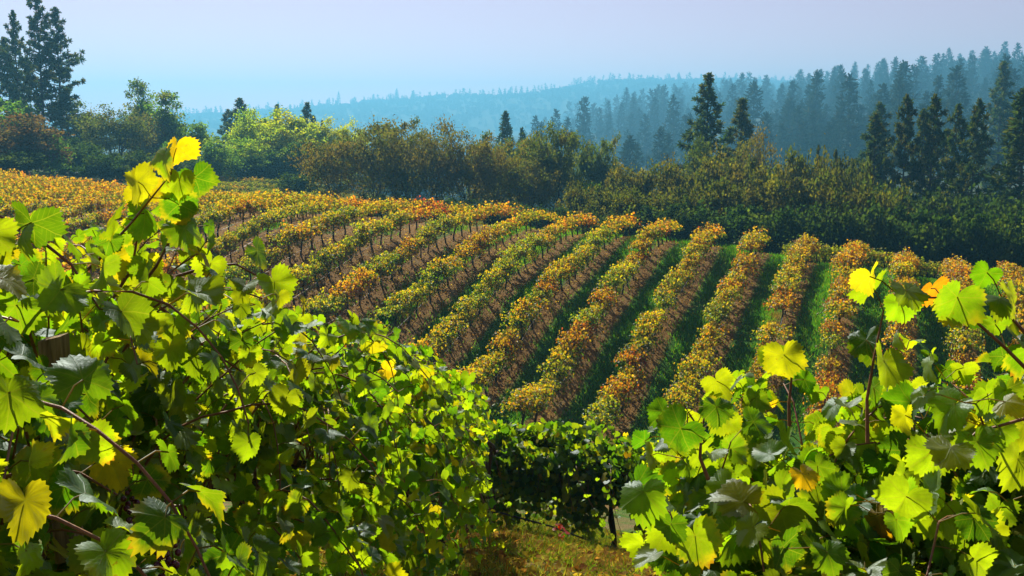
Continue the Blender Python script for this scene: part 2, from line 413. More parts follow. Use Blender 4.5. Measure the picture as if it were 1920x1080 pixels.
def scatter(templates, P, T, N, size, col, rng):
    """leaves at P with tip direction T, blade normal N (orthogonalised), one mesh piece per template"""
    P = np.asarray(P, float); T = unit(np.asarray(T, float)); N = np.asarray(N, float)
    N = unit(N - (N * T).sum(-1, keepdims=True) * T)
    B = np.cross(T, N)
    size = np.asarray(size, float); col = np.asarray(col, float)
    which = rng.integers(0, len(templates), len(P)); rnd = rng.random(len(P))
    out = []
    for t, (V, Fc, P2) in enumerate(templates):
        s = np.where(which == t)[0]
        if len(s) == 0: continue
        v = P[s, None] + size[s, None, None] * (V[None, :, 0:1] * B[s, None] + V[None, :, 1:2] * T[s, None] + V[None, :, 2:3] * N[s, None])
        nv = len(V)
        f = (Fc[None] + (np.arange(len(s)) * nv)[:, None, None]).reshape(-1, Fc.shape[1])
        c = np.repeat(col[s], nv, 0)
        lp = np.concatenate((np.tile(P2, (len(s), 1)), np.repeat(rnd[s], nv)[:, None]), 1)
        out.append((v.reshape(-1, 3), f, c, lp))
    return out

def pick(pal, n, rng, jit=.12):
    """pal: list of (weight, (r,g,b))"""
    w = np.array([p[0] for p in pal], float); w /= w.sum()
    c = np.array([p[1] for p in pal])[rng.choice(len(pal), n, p=w)]
    return c * np.exp(rng.normal(0, jit, (n, 1))) * np.exp(rng.normal(0, jit * .5, (n, 3)))

GREEN_PAL = [(3, (.06, .16, .012)), (5, (.12, .24, .014)), (5, (.20, .31, .015)), (.8, (.29, .31, .015)), (.03, (.50, .33, .02))]
# ------------------------------------------------------------------ grape vines close by
def grow_shoot(p0, d0, length, rng, droop=.35, step=.075, wander=.18):
    pts = [np.array(p0, float)]; d = unit(np.array(d0, float)); n = max(3, int(length / step))
    for q in range(n):
        d = unit(d + rng.normal(0, wander, 3) * .5 + np.array([0, 0, -droop * (q / n) ** 1.2 * .9]))
        pts.append(pts[-1] + d * step)
    return np.array(pts)
def leaves_on(pts, rng, size, out, skip=1, extra=.5, petal=.075, outward=None, taper=True, face=None):
    """alternate leaves on petioles along a shoot; appends (P, T, N, size) rows and petiole tubes"""
    n = len(pts)
    for q in range(skip, n):
        if q < 1: continue
        t = unit(pts[q] - pts[q - 1]); side = np.cross(t, [0, 0, 1]); side = unit(side) if np.linalg.norm(side) > .1 else np.array([1.0, 0, 0])
        for rep in range(2 if rng.random() < extra else 1):
            sg = (1 if q % 2 else -1) * (1 if rep == 0 else -1)
            pd = unit(side * sg + t * .35 + np.array([0, 0, .45]) + rng.normal(0, .35, 3))
            L = petal * rng.uniform(.6, 1.3)
            a = pts[q]; e = a + pd * L - np.array([0, 0, .012])
            tip = unit(pd * .55 + np.array([0, 0, -.75]) + rng.normal(0, .38, 3))
            nor = unit(np.array([0, 0, .85]) + pd * .5 + rng.normal(0, .5, 3))
            if face is not None: nor = unit(nor + np.array(face)); tip = unit(tip + np.array([0, 0, -.5]))
            if outward is not None: nor = unit(nor + outward * .5)
            s = size * rng.uniform(.62, 1.15) * (1 - .5 * (q / n) ** 3 if taper else 1)
            out['P'].append(e); out['T'].append(tip); out['N'].append(nor); out['S'].append(s)
            out['pet'].append((a, a * .4 + e * .6 + np.array([0, 0, .008]), e))

def foliage_object(name, out, lod, pal, mat, rng, parent, petioles=True, jit=.14):
    n = len(out['P'])
    col = pick(pal, n, rng, jit)
    if 'C' in out and out['C']:
        for idx, c in out['C'].items(): col[idx] = c
    pcs = scatter(lod, out['P'], out['T'], out['N'], out['S'], col, rng)
    if petioles:
        for a in out['pet']: pcs.append(tube(a, .0016, 3, (.22, .12, .03)))
    return build(name, pcs, mat, parent, smooth=True)
def fresh(): return {'P': [], 'T': [], 'N': [], 'S': [], 'pet': [], 'C': {}}

def rel(o, root):
    return np.array(o) - np.array(root)

def close_vine(x, y, label, seed, ax=(0.087, 1.0), half=.85, cordon=.95, shoots=40, length=(.8, 1.35), size=.082, lod=LOD0, mat=M_LEAF,
               pal=GREEN_PAL, canes=True, spread=.55, up=.75, group='leafy grape vines close to the camera', width=.0, heroes=(), low=0, trunk_lean=(0, 0), extra=.5, limit=None, droop=.55, clear=None):
    rng = np.random.default_rng(seed)
    z = g1(x, y)
    root = empty('grape_vine', (x, y, z)); tag(root, label, 'grapevine', group)
    ax = unit(np.array([ax[0], ax[1], 0.0])); sd = np.array([ax[1], -ax[0], 0.0])
    # trunk, gnarled
    tz = np.linspace(-.08, cordon, 9)
    P = np.stack((trunk_lean[0] * tz / cordon + .03 * np.sin(tz * 7 + seed), trunk_lean[1] * tz / cordon + .03 * np.cos(tz * 6 + seed), tz), -1)
    tb = tube(P, np.linspace(.046, .032, 9) * (1 + .22 * np.sin(np.arange(9) * 2.1)), 9)
    build('trunk', [tb], M_BARK, root, smooth=True)
    # cordon arms follow the slope of the ground
    out = fresh(); cp = []
    for sg in (-1, 1):
        tt = np.linspace(0, half, 8)
        gz_ = gz(x + ax[0] * tt * sg, y + ax[1] * tt * sg) - z
        q = P[-1][None] * (1 - np.minimum(tt[:, None] * 3, 1)) + np.minimum(tt[:, None] * 3, 1) * np.array([0, 0, cordon])[None] + ax[None] * (tt * sg)[:, None]
        q[:, 2] = cordon + gz_ + .03 * np.sin(tt * 9 + seed); q[0] = P[-1]
        build('cordon', [tube(q, np.linspace(.03, .014, 8) * (1 + .15 * np.sin(np.arange(8) * 2.5)), 8)], M_BARK, root, smooth=True)
        cp.append(q)
    cp = np.concatenate((cp[0][::-1], cp[1]))
    cane_list = []
    for s in range(shoots):
        base = cp[rng.integers(0, len(cp))] + ax * rng.uniform(-.06, .06)
        so = rng.choice([-1, 1])
        if s < low:
            if rng.random() < .5: so = 1
            d = sd * so * rng.uniform(.4, 1.2) + ax * rng.normal(0, .35) + np.array([0, 0, rng.uniform(-.8, .4)])
            pts = grow_shoot(base, d, rng.uniform(.5, 1.25), rng, droop=.55)
        else:
            d = sd * so * rng.uniform(.05, spread) + ax * rng.normal(0, .25) + np.array([0, 0, up])
            pts = grow_shoot(base, d, rng.uniform(*length), rng, droop=droop * rng.uniform(.6, 1.4))
        gy = gz(pts[:, 0] + x, pts[:, 1] + y) - z
        ok = np.where(pts[:, 2] < gy + .04)[0]
        if len(ok) and ok[0] > 3: pts = pts[:ok[0]]
        if limit is not None:
            keep = limit(pts + np.array([x, y, z])); kk = np.where(~keep)[0]
            if len(kk):
                if kk[0] < 4: continue
                pts = pts[:kk[0]]
        leaves_on(pts, rng, size, out, skip=2, extra=extra, outward=sd * so)
        cane_list.append(pts)
    for h in heroes:                         # single long shoots the photo shows: world points
        pts = np.array([tuple(p) for p in h['pts']]) - np.array([x, y, z])
        seg = np.concatenate(([0], np.cumsum(np.linalg.norm(np.diff(pts, axis=0), axis=1))))
        m = max(4, int(seg[-1] / .07))
        t = np.linspace(0, seg[-1], m)
        pts = np.stack([np.interp(t, seg, pts[:, c]) for c in range(3)], -1) + rng.normal(0, .004, (m, 3))
        i0 = len(out['P'])
        leaves_on(pts, rng, h.get('size', size), out, skip=h.get('skip', 1), extra=h.get('extra', .5), taper=False, face=(0, -.45, .1))
        for c_at, c in h.get('cols', {}).items():
            if i0 + c_at < len(out['P']) or c_at < 0: out['C'][(i0 + c_at) if c_at >= 0 else len(out['P']) + c_at] = c
        cane_list.append(pts)
    if clear is not None:                    # no leaves right in front of the post
        PP_ = np.array(out['P']) + np.array([x, y, z]); a_, b_ = proj(PP_[:, 0], PP_[:, 1], PP_[:, 2])
        k = ~((a_ > clear[0]) & (a_ < clear[2]) & (b_ > clear[1]) & (b_ < clear[3]) & (PP_[:, 1] < clear[4]))
        ki = np.where(k)[0]; remap = {int(o_): n_ for n_, o_ in enumerate(ki)}
        out['C'] = {remap[i_]: c_ for i_, c_ in out['C'].items() if i_ in remap}
        for f_ in ('P', 'T', 'N', 'S', 'pet'): out[f_] = [out[f_][i_] for i_ in ki]
    fo = foliage_object('foliage', out, lod, pal, mat, rng, root, petioles=canes)
    if canes:
        for pts in cane_list[-70:]:
            build('cane', [tube(pts, np.linspace(.0055, .002, len(pts)), 5)], M_CANE, root, smooth=True)
    else:
        build('cane', [tube(p_, np.linspace(.005, .002, len(p_)), 3) for p_ in cane_list], M_CANE, root)
    return root

LX = [-400, 0, 60, 215, 255, 300, 345, 380, 450, 520, 700, 740, 860, 960, 985]
LY = [370, 410, 425, 430, 385, 350, 370, 440, 485, 580, 600, 615, 700, 750, 1060]
def lim_l(p):
    a, b_ = proj(p[:, 0], p[:, 1], p[:, 2])
    return (b_ > np.interp(a, LX, LY) + 18) & (a < 905 + np.maximum(0, b_ - 900) * .5) & ~((a > 45) & (a < 160) & (b_ > 590) & (b_ < 705) & (p[:, 1] < 2.36))
# --- the row that starts beside the camera and runs away downhill
def row_x(y): return -1.28 + (y - 2) * .088 + max(0, y - 5) * .03
YEL, ORG, RED = (.42, .33, .015), (.55, .26, .03), (.5, .05, .02)
hero_left = [
    dict(pts=[at(150, 520, 2.7), at(230, 440, 2.65), at(285, 370, 2.6), at(308, 345, 2.6), at(316, 322, 2.6)], size=.066, extra=1.0, cols={-1: YEL}),
    dict(pts=[at(250, 560, 2.7), at(320, 460, 2.7), at(342, 400, 2.7), at(346, 365, 2.7)], size=.064, extra=1.0),
    dict(pts=[at(215, 560, 2.75), at(255, 480, 2.75), at(262, 420, 2.75), at(258, 370, 2.75)], size=.062, extra=1.0),
    dict(pts=[at(330, 520, 3.0), at(420, 490, 3.0), at(470, 500, 3.0), at(540, 560, 3.05)], size=.068, extra=.5),
    dict(pts=[at(-30, 390, 2.1), at(30, 420, 2.1), at(90, 455, 2.1), at(150, 520, 2.1), at(190, 570, 2.1)], size=.068, extra=.4),
    dict(pts=[at(-40, 560, 2.0), at(0, 490, 2.0), at(20, 440, 1.95), at(15, 410, 1.95)], size=.068, extra=.3),
    dict(pts=[at(20, 770, 2.0), at(70, 750, 2.0), at(130, 755, 2.0), at(190, 790, 2.0)], size=.06, extra=1.0),
    dict(pts=[at(10, 900, 2.0), at(80, 870, 2.0), at(150, 880, 2.0), at(220, 920, 2.0)], size=.062, extra=1.0),
    dict(pts=[at(30, 1010, 2.0), at(100, 985, 2.0), at(170, 1000, 2.0)], size=.062, extra=1.0),
    dict(pts=[at(280, 560, 2.9), at(350, 625, 2.9), at(440, 690, 2.9), at(520, 740, 3.0)], size=.075),
]
names_row = ['large leafed green vine around the wooden post, pale shoot with yellow leaf on top',
             'bright green vine just past the wooden post, long cane arching over',
             'third green vine of the close row, dark hanging leaves and yellow gleams',
             'fourth vine of the close row, sunlit leaf tips above brown soil aisle',
             'fifth vine of the close row, small bright leaves on its top',
             'sixth vine of the close row, shadowed side beside the dark hedge',
             'last vine of the close row, trailing leaves touching the dark cross hedge']
ys = [2.25, 3.8, 5.35, 6.9, 8.45, 10.0, 11.4]
for q, yv in enumerate(ys):
    near = yv < 5
    close_vine(row_x(yv), yv, names_row[q], 100 + q, half=.85, cordon=1.1, shoots=[98, 92, 90, 88, 90, 90, 84][q], limit=lim_l,
               length=(1.0, 1.65) if q < 2 else (.85, 1.35), size=.069 if q < 3 else .068,
               lod=LOD0 if near else (LOD1 if yv < 8 else LOD2), mat=M_LEAF if near else M_LEAF2, canes=yv < 6, heroes=hero_left if q == 0 else (), clear=(45, 575, 165, 690, 2.4) if q < 2 else None, low=[34, 34, 36, 44, 50, 50, 40][q],
               up=[1.1, 1.0, .8, .65, .6, .6, .6][q], spread=.48 if q < 4 else .6, extra=.35, droop=[.4, .45, .5, .6, .65, .7, .7][q])
# --- the vines on the other side, one arm's length away
def lim_r(p):
    a, b_ = proj(p[:, 0], p[:, 1], p[:, 2])
    top = np.interp(a, [1100, 1180, 1230, 1300, 1420, 1500, 1640, 1800, 1930, 2300], [1500, 880, 780, 735, 690, 680, 650, 620, 590, 480])
    return (b_ > top) & (a > 1235 + np.maximum(0, b_ - 850) * .12)
hero_right = [
    dict(pts=[at(1625, 830, 2.35), at(1627, 730, 2.35), at(1640, 660, 2.35), at(1655, 590, 2.35)], size=.062, extra=.6, skip=2),
    dict(pts=[at(1330, 900, 2.3), at(1310, 840, 2.3), at(1325, 770, 2.3)], size=.068, extra=.6),
    dict(pts=[at(1480, 800, 2.5), at(1475, 720, 2.5), at(1490, 660, 2.5)], size=.064, extra=.6, skip=2),
    dict(pts=[at(1290, 1060, 2.2), at(1260, 980, 2.2), at(1210, 930, 2.2)], size=.068, extra=.5),
]
hero_right2 = [
    dict(pts=[at(1990, 760, 2.15), at(1930, 700, 2.15), at(1890, 660, 2.15), at(1830, 605, 2.15), at(1780, 562, 2.15), at(1725, 552, 2.15), at(1690, 555, 2.15)], size=.066, extra=.7, skip=1, cols={-2: (.4, .4, .03)}),
    dict(pts=[at(1980, 770, 2.3), at(1900, 790, 2.3), at(1820, 820, 2.3), at(1780, 860, 2.3)], size=.08),
    dict(pts=[at(1940, 640, 2.2), at(1900, 600, 2.2), at(1880, 560, 2.2)], size=.064, extra=.7, skip=0),
]
close_vine(.92, 2.75, 'bright backlit vine standing alone beyond the grassy gap, one upright shoot on top', 210, ax=(1, .1), half=.62, cordon=1.0, shoots=160, low=52, length=(.5, 1.0), size=.080, heroes=hero_right, limit=lim_r, up=.6, spread=.8, extra=.6)
close_vine(2.0, 2.6, 'vine with thick brown cane and some red leaves at the picture edge', 211, ax=(1, .1), half=.7, cordon=1.0, shoots=160, low=52, length=(.5, 1.05), size=.079, heroes=hero_right2, limit=lim_r, up=.6, spread=.8, extra=.6,
           pal=GREEN_PAL + [(.12, (.42, .14, .02))])
# --- cross hedge: vines seen from the side at the foot of the close slope
def lim_h(p):
    a, b_ = proj(p[:, 0], p[:, 1], p[:, 2])
    return b_ > 795
HEDGE = [(-1.55, 'dark vine of the cross hedge, half hidden behind the close row'),
         (-.05, 'dark hedge vine with a sunlit leafy top, above the red leaves'),
         (1.38, 'hedge vine on a bare black trunk beside the grassy gap'),
         (2.9, 'hedge vine behind the bright backlit vine')]
for q, (hx, lab) in enumerate(HEDGE):
    close_vine(hx, 13.0, lab, 300 + q, ax=(1, 0), half=.8, cordon=1.1, shoots=190, low=76, length=(.6, 1.05), size=.088, limit=lim_h if q != 2 else (lambda p: lim_h(p) & ((proj(p[:, 0], p[:, 1], p[:, 2])[1] < 945) | (np.abs(p[:, 0] - 1.38) > .14))), lod=LOD2, mat=M_LEAF2, canes=False, spread=.7, up=.5, extra=.9, droop=.8,
               group='vines of the dark cross hedge', pal=[(5, (.06, .15, .012)), (4, (.12, .22, .014)), (2.5, (.24, .32, .015)), (.5, (.4, .34, .02))])

# wooden post in the close row
PY = 2.3; ptop = at(101, 632, PY)
pz = g1(ptop.x, PY)
post_h = ptop.z - pz
root = empty('wooden_post', (ptop.x, PY, pz)); tag(root, 'weathered square wooden trellis post among the large green leaves', 'post')
hw = .026
zz = np.linspace(-.1, post_h, 12); rng = np.random.default_rng(5)
pv = []
for q, z_ in enumerate(zz):
    for a, b_ in ((-1, -1), (1, -1), (1, 1), (-1, 1)):
        pv.append((a * hw + rng.normal(0, .0015), b_ * hw + rng.normal(0, .0015), z_ + (.006 * a if q == 11 else 0)))
pv = np.array(pv); ii = np.arange(11)[:, None] * 4; jj = np.arange(4)[None]; kk = (jj + 1) % 4
build('post_shaft', [(pv, np.stack((ii + jj, ii + kk, ii + 4 + kk, ii + 4 + jj), -1).reshape(-1, 4)), (pv[-4:], np.array([[0, 1, 2, 3]]))], M_POST, root)
wv = []
for q in range(9):
    yv = 1.0 + q * 1.6
    wv.append((row_x(yv) - (ptop.x), yv - PY, g1(row_x(yv), yv) + 1.02 - pz))
build('trellis_wire', [tube(np.array(wv) + np.array([.0, 0, 0]), .0016, 4)], M_STEEL, root)
# grape cluster hanging low in the first vine
def grapes(px, py, D, label, seed, n=46):
    rng = np.random.default_rng(seed); p = at(px, py, D)
    root = empty('grape_cluster', p); tag(root, label, 'grapes', 'dark red grape clusters')
    th = np.linspace(0, 2 * math.pi, 8, endpoint=False); ph = np.linspace(0, math.pi, 6)
    sv = np.array([(math.sin(a) * math.cos(t), math.sin(a) * math.sin(t), math.cos(a)) for a in ph for t in th])
    a = np.arange(5)[:, None] * 8; b_ = np.arange(8)[None]; c = (b_ + 1) % 8
    sf = np.stack((a + b_, a + 8 + b_, a + 8 + c, a + c), -1).reshape(-1, 4)
    for q in range(n):
        t = rng.random(); r = .034 * (1 - t * .75) * math.sqrt(rng.random())
        an = rng.uniform(0, 6.28)
        g = build('grape', [(sv * rng.uniform(.0065, .0082) + np.array([math.cos(an) * r, math.sin(an) * r, -.13 * t]), sf)], M_GRAPE, root, smooth=True)
    build('stem', [tube([(0, 0, .07), (.004, 0, .03), (0, 0, -.05), (0, 0, -.11)], .002, 5)], M_CANE, root)
grapes(312, 1010, 2.0, 'dark red grape cluster hanging low under the vine by the wooden post', 1)
grapes(248, 905, 2.25, 'smaller grape cluster higher up, half hidden behind large green leaves', 2, 24)
# red sucker leaves by the drip hose
def leaf_plant(x, y, h, label, seed, pal, n=14, size=.05, name='young_vine', cat='seedling', group=None):
    rng = np.random.default_rng(seed); z = g1(x, y)
    root = empty(name, (x, y, z)); tag(root, label, cat, group)
    out = fresh(); cs = []
    for q in range(max(1, n // 7)):
        pts = grow_shoot((rng.normal(0, .04), rng.normal(0, .04), 0), (rng.normal(0, .35), rng.normal(0, .3), 1), h, rng, droop=.25, step=h / 7)
        leaves_on(pts, rng, size, out, skip=2, extra=.6, petal=.05); cs.append(pts)
    foliage_object('foliage', out, LOD1, pal, M_LEAF2, rng, root)
    for c in cs: build('stem', [tube(c, .003, 4)], M_CANE, root)
leaf_plant(.62, 11.3, .4, 'small sucker with bright red leaves by the black drip hose', 7, [(1, (.55, .035, .01)), (.6, (.45, .10, .02))], 12, .06)
leaf_plant(.25, 11.8, .75, 'pale green sucker standing upright in front of the dark hedge', 8, [(1, (.16, .26, .02))], 20, .06)
leaf_plant(.05, 12.2, .5, 'low yellow green sucker at the foot of the dark hedge', 9, [(1, (.24, .30, .02))], 20, .055)
leaf_plant(1.1, 12.0, .5, 'small green sucker beside the black hedge trunk', 10, [(1, (.14, .24, .02))], 20, .055)
leaf_plant(1.35, 11.2, 1.25, 'tall thin green shoot next to the black hedge trunk', 11, [(1, (.16, .28, .02))], 24, .06)
hp = [(-1.2, 12.4), (-.2, 12.2), (.5, 12.0), (1.1, 11.9), (1.9, 11.8), (3.2, 11.9)]
hz_ = [.40, .30, .22, .12, .10, .15]
tag(build('drip_hose', [tube([(a, b_, g1(a, b_) + c) for (a, b_), c in zip(hp, hz_)], .011, 6)], M_WIRE, smooth=True), 'black drip hose sagging in front of the dark hedge', 'hose')

# ------------------------------------------------------------------ hillside vines
def vine_proto(seed, pal, n=780, lod=LOD3, size=.095):
    rng = np.random.default_rng(seed); out_P, T_, N_, S_ = [], [], [], []
    tv = np.linspace(-.1, .86, 7)
    P = np.stack((.05 * np.sin(tv * 4 + seed), .05 * np.cos(tv * 5 + seed * 2), tv), -1)
    tr = [tube(P, np.linspace(.055, .036, 7), 6)]
    for sg in (-1, 1):
        q = np.linspace(0, .6, 5); arm = np.stack((P[-1, 0] + q * 0, P[-1, 1] + sg * q, .86 + .08 * np.minimum(q * 4, 1) + .02 * np.sin(q * 9)), -1)
        tr.append(tube(arm, np.linspace(.03, .015, 5), 5))
    m = 34; tw = []
    for s in range(m):
        y0 = rng.uniform(-.84, .84); so = rng.choice([-1, 1])
        d = np.array([so * rng.uniform(.1, .95), rng.normal(0, .25), rng.uniform(.5, 1.0)])
        pts = grow_shoot((0, y0, .9), d, rng.uniform(.6, 1.2), rng, droop=.75, step=.09, wander=.25)
        if s % 3 == 0: tw.append(tube(pts, .007, 3))
        k = max(1, n // m)
        id_ = rng.uniform(1, len(pts) - 1, k); i0 = id_.astype(int)
        p = pts[i0] + (pts[np.minimum(i0 + 1, len(pts) - 1)] - pts[i0]) * (id_ - i0)[:, None] + rng.normal(0, .07, (k, 3))
        out_P.append(p); T_.append(rng.normal(0, .5, (k, 3)) + np.array([so * .3, 0, -.6])); N_.append(rng.normal(0, .55, (k, 3)) + np.array([so * .3, 0, .8]))
        S_.append(size * rng.uniform(.55, 1.0, k))
    P_ = np.concatenate(out_P); P_[:, 2] = np.where(P_[:, 2] < .72, .72 + (.72 - P_[:, 2]) * .6 * rng.random(len(P_)) * np.where(rng.random(len(P_)) < .15, -.8, 1), P_[:, 2])
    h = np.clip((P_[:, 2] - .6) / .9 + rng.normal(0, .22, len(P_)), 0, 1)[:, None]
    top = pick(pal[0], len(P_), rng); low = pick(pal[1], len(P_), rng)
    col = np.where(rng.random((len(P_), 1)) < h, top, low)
    return scatter(lod, P_, np.concatenate(T_), np.concatenate(N_), np.concatenate(S_), col, rng), tr, tw
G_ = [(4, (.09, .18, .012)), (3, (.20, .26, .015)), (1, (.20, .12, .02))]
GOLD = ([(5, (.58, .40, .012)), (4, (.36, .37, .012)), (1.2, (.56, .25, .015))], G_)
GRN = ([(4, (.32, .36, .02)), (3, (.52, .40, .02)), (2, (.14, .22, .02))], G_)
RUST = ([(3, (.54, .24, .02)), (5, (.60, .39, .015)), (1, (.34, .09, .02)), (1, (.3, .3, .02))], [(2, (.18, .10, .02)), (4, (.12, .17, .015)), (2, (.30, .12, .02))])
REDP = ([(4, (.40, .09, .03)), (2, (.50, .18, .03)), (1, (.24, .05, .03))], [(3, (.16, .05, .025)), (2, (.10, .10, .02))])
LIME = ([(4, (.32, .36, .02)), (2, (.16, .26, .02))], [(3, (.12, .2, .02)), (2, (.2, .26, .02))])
PALS = {'golden': GOLD, 'green': GRN, 'rust orange': RUST, 'red': REDP, 'lime green': LIME}
protos = {}
for kname, pal in PALS.items():
    for v in range(4 if kname in ('golden', 'green', 'rust orange') else 2):
        fo, tr, tw = vine_proto(hash_ := sum(map(ord, kname)) * 7 + v, pal)
        protos.setdefault(kname, []).append((fo, tr, tw))
ORD = ['zeroth', 'first', 'second', 'third', 'fourth', 'fifth', 'sixth', 'seventh', 'eighth', 'ninth', 'tenth', 'eleventh', 'twelfth', 'thirteenth', 'fourteenth', 'fifteenth', 'sixteenth', 'seventeenth', 'eighteenth', 'nineteenth']
TENS = {2: 'twenty', 3: 'thirty', 4: 'forty', 5: 'fifty', 6: 'sixty', 7: 'seventy', 8: 'eighty', 9: 'ninety'}
TENTH = {2: 'twentieth', 3: 'thirtieth', 4: 'fortieth', 5: 'fiftieth', 6: 'sixtieth', 7: 'seventieth', 8: 'eightieth', 9: 'ninetieth'}
def ordn(n):
    if n < 20: return ORD[n]
    if n >= 100: return ('one hundred ' if n < 200 else 'two hundred ') + ordn(n % 100) if n % 100 else 'hundredth'
    return TENTH[n // 10] if n % 10 == 0 else TENS[n // 10] + '-' + ORD[n % 10]
vr = np.random.default_rng(77)
fgx = [-200, 0, 230, 380, 430, 520, 700, 740, 960, 1230, 1300, 1420, 1640, 1920, 2200]
fgy = [400, 410, 420, 450, 520, 610, 620, 700, 795, 800, 770, 720, 740, 760, 760]
crx = [-300, 0, 180, 350, 600, 800, 1000, 1200, 1400, 1600, 1750, 1920, 2200]
crd = [100, 97, 93, 88, 81, 76, 72.5, 69.5, 67, 64.5, 63.5, 62.5, 61]
cand = []
for n in range(-5, 30):
    yv = 42.0 + vr.uniform(0, 1)
    while yv < 104:
        x = TA * yv - n * W / CA
        px = 960 + F * x / yv / 1.0
        if yv < np.interp(px, crx, crd) and -260 < px < 2150 and vr.random() > .025: cand.append([n, yv, x + vr.normal(0, .05), yv + vr.normal(0, .06)])
        yv += 1.13
cand = np.array(cand); cz_ = gz(cand[:, 2], cand[:, 3])
tpx, tpy = proj(cand[:, 2], cand[:, 3], cz_ + 1.6)
vis = (tpx > -40) & (tpx < 1960) & (tpy < np.interp(tpx, fgx, fgy) + 25)
thing_i = [i for i in np.argsort(cand[:, 3]) if vis[i]][:300]
TS = set(thing_i)
angr = math.atan2(TA, 1)
def kind_for(px, n, yv, pos):
    r = vr.random()
    far_ = yv / np.interp(px, crx, crd)
    w = 0.5 + 0.5 * math.sin(n * 2.3 + yv * .35) 
    if px > 1450: return 'rust orange' if r < .5 else ('golden' if r < .9 else 'green')
    if far_ > .85 and px > 430 and px < 1450: return ('rust orange' if r < .45 else 'red' if r < .50 else 'golden') if w > .25 else ('golden' if r < .55 else 'green')
    if yv < 50 and px > 700: return 'golden' if r < .62 else ('rust orange' if r < .78 else 'green')
    if px < 350: return 'golden' if r < .75 else ('rust orange' if r < .9 else 'green')
    if w > .9: return 'rust orange' if r < .4 else 'golden'
    return 'green' if r < .5 else ('golden' if r < .96 else 'rust orange')
meshcache = {}
def vine_instance(kname, v, loc, rz, sc, label):
    key = (kname, v)
    root = empty('grape_vine', loc, rz); root.scale = sc
    tag(root, label, 'grapevine', 'autumn grape vines in rows on the hillside')
    if key not in meshcache:
        fo, tr, tw = protos[kname][v]
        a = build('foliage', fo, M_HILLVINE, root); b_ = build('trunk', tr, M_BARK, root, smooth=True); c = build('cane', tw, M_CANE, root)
        meshcache[key] = (a, b_, c)
    else:
        for o in meshcache[key]:
            d = o.copy(); d.parent = root; C.objects.link(d)
    return root
rows = {}
for i in sorted(TS, key=lambda i: cand[i, 3]): rows.setdefault(int(cand[i, 0]), []).append(i)
row_order = sorted(rows)                       # smallest n = rightmost
far_fo, far_tr = [], []
rest = []
for ri, n in enumerate(row_order):
    for vi, i in enumerate(rows[n]):
        k = kind_for(tpx[i], n, cand[i, 1], i)
        lab = f'{k} leafed vine, {ordn(vi + 1)} from the lower end of the {ordn(ri + 1)} row from the right'
        s = vr.uniform(.85, 1.12)
        vine_instance(k, int(vr.integers(0, len(protos[k]))), (cand[i, 2], cand[i, 3], cz_[i]), -angr + (math.pi if vr.random() < .5 else 0) + vr.normal(0, .06), (s * vr.uniform(.88, 1.15), s * 1.12, s * vr.uniform(.98, 1.16)), lab)
# everything past the three hundred nearest: one mass
def xform(pieces, loc, rz, sc):
    c, s_ = math.cos(rz), math.sin(rz); M = np.array([[c, -s_, 0], [s_, c, 0], [0, 0, 1]])
    return [((np.asarray(p[0]) * np.array(sc)) @ M.T + np.array(loc),) + tuple(p[1:]) for p in pieces]
lowp = {}
for kname, pal in PALS.items():
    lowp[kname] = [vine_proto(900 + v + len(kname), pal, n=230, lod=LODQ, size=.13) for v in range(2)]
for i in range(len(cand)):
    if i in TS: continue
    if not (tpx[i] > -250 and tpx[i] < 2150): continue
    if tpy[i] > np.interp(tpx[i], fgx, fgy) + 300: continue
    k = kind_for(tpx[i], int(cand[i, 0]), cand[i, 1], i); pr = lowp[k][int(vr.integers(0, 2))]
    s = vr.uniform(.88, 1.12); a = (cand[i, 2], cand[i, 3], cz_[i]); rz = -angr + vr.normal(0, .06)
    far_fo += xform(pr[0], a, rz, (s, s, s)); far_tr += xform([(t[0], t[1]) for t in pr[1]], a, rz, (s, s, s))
# the hazy block of rows beyond the crest, running across
for rI, D0 in enumerate((112, 119, 126, 133, 141, 149)):
    for q in range(46):
        px = 330 + q * 6.6 + rI * 3
        if px > 600 - rI * 3: continue
        y0 = D0 + (px - 450) * .035; x = slope(px, 360)[0] * y0
        k = 'lime green' if vr.random() < .5 else ('green' if vr.random() < .6 else 'golden'); pr = lowp[k][int(vr.integers(0, 2))]
        s = vr.uniform(.9, 1.25); a = (x, y0, g1(x, y0))
        far_fo += xform(pr[0], a, 1.45, (s * 1.2, s, s)); far_tr += xform([(t[0], t[1]) for t in pr[1]], a, 1.45, (s, s, s))
# the lime green rows across the far end of the aisles, past the crest corner
for rI in range(2):
    for q in range(34):
        px = 1490 + q * 14
        y0 = np.interp(px, crx, crd) + 1.8 + rI * 2.4; x = slope(px, 480)[0] * y0
        k = 'lime green' if vr.random() < .75 else 'green'; pr = lowp[k][int(vr.integers(0, 2))]; s = vr.uniform(.9, 1.15); a = (x, y0, g1(x, y0))
        far_fo += xform(pr[0], a, 1.3, (s, s, s)); far_tr += xform([(t[0], t[1]) for t in pr[1]], a, 1.3, (s, s, s))
rt = empty('far_vines', (0, 0, 0)); 
tag(build('vine_foliage', far_fo, M_HILLVINE), 'golden and orange foliage of the farther vine rows along the crest', 'vine rows', kind='stuff')
tag(build('vine_undergrowth', far_tr, M_BARK), 'dark trunks of the farther vine rows under their foliage', 'vine rows', kind='stuff')
bpy.data.objects.remove(rt)
# drip hoses, one along each row
for ri, n in enumerate(row_order):
    if n < 2 or n > 13: continue
    yy = np.arange(43, 64, 1.13); xx = TA * yy - n * W / CA + .12
    zz = gz(xx, yy) + .38 + .03 * np.sin(yy * 5)
    tag(build('drip_hose', [tube(np.stack((xx, yy, zz), -1), .013, 4)], M_HOSE, smooth=True), f'pale drip hose strung low along the {ordn(ri + 1)} vine row from the right', 'hose', 'drip hoses along the vine rows')

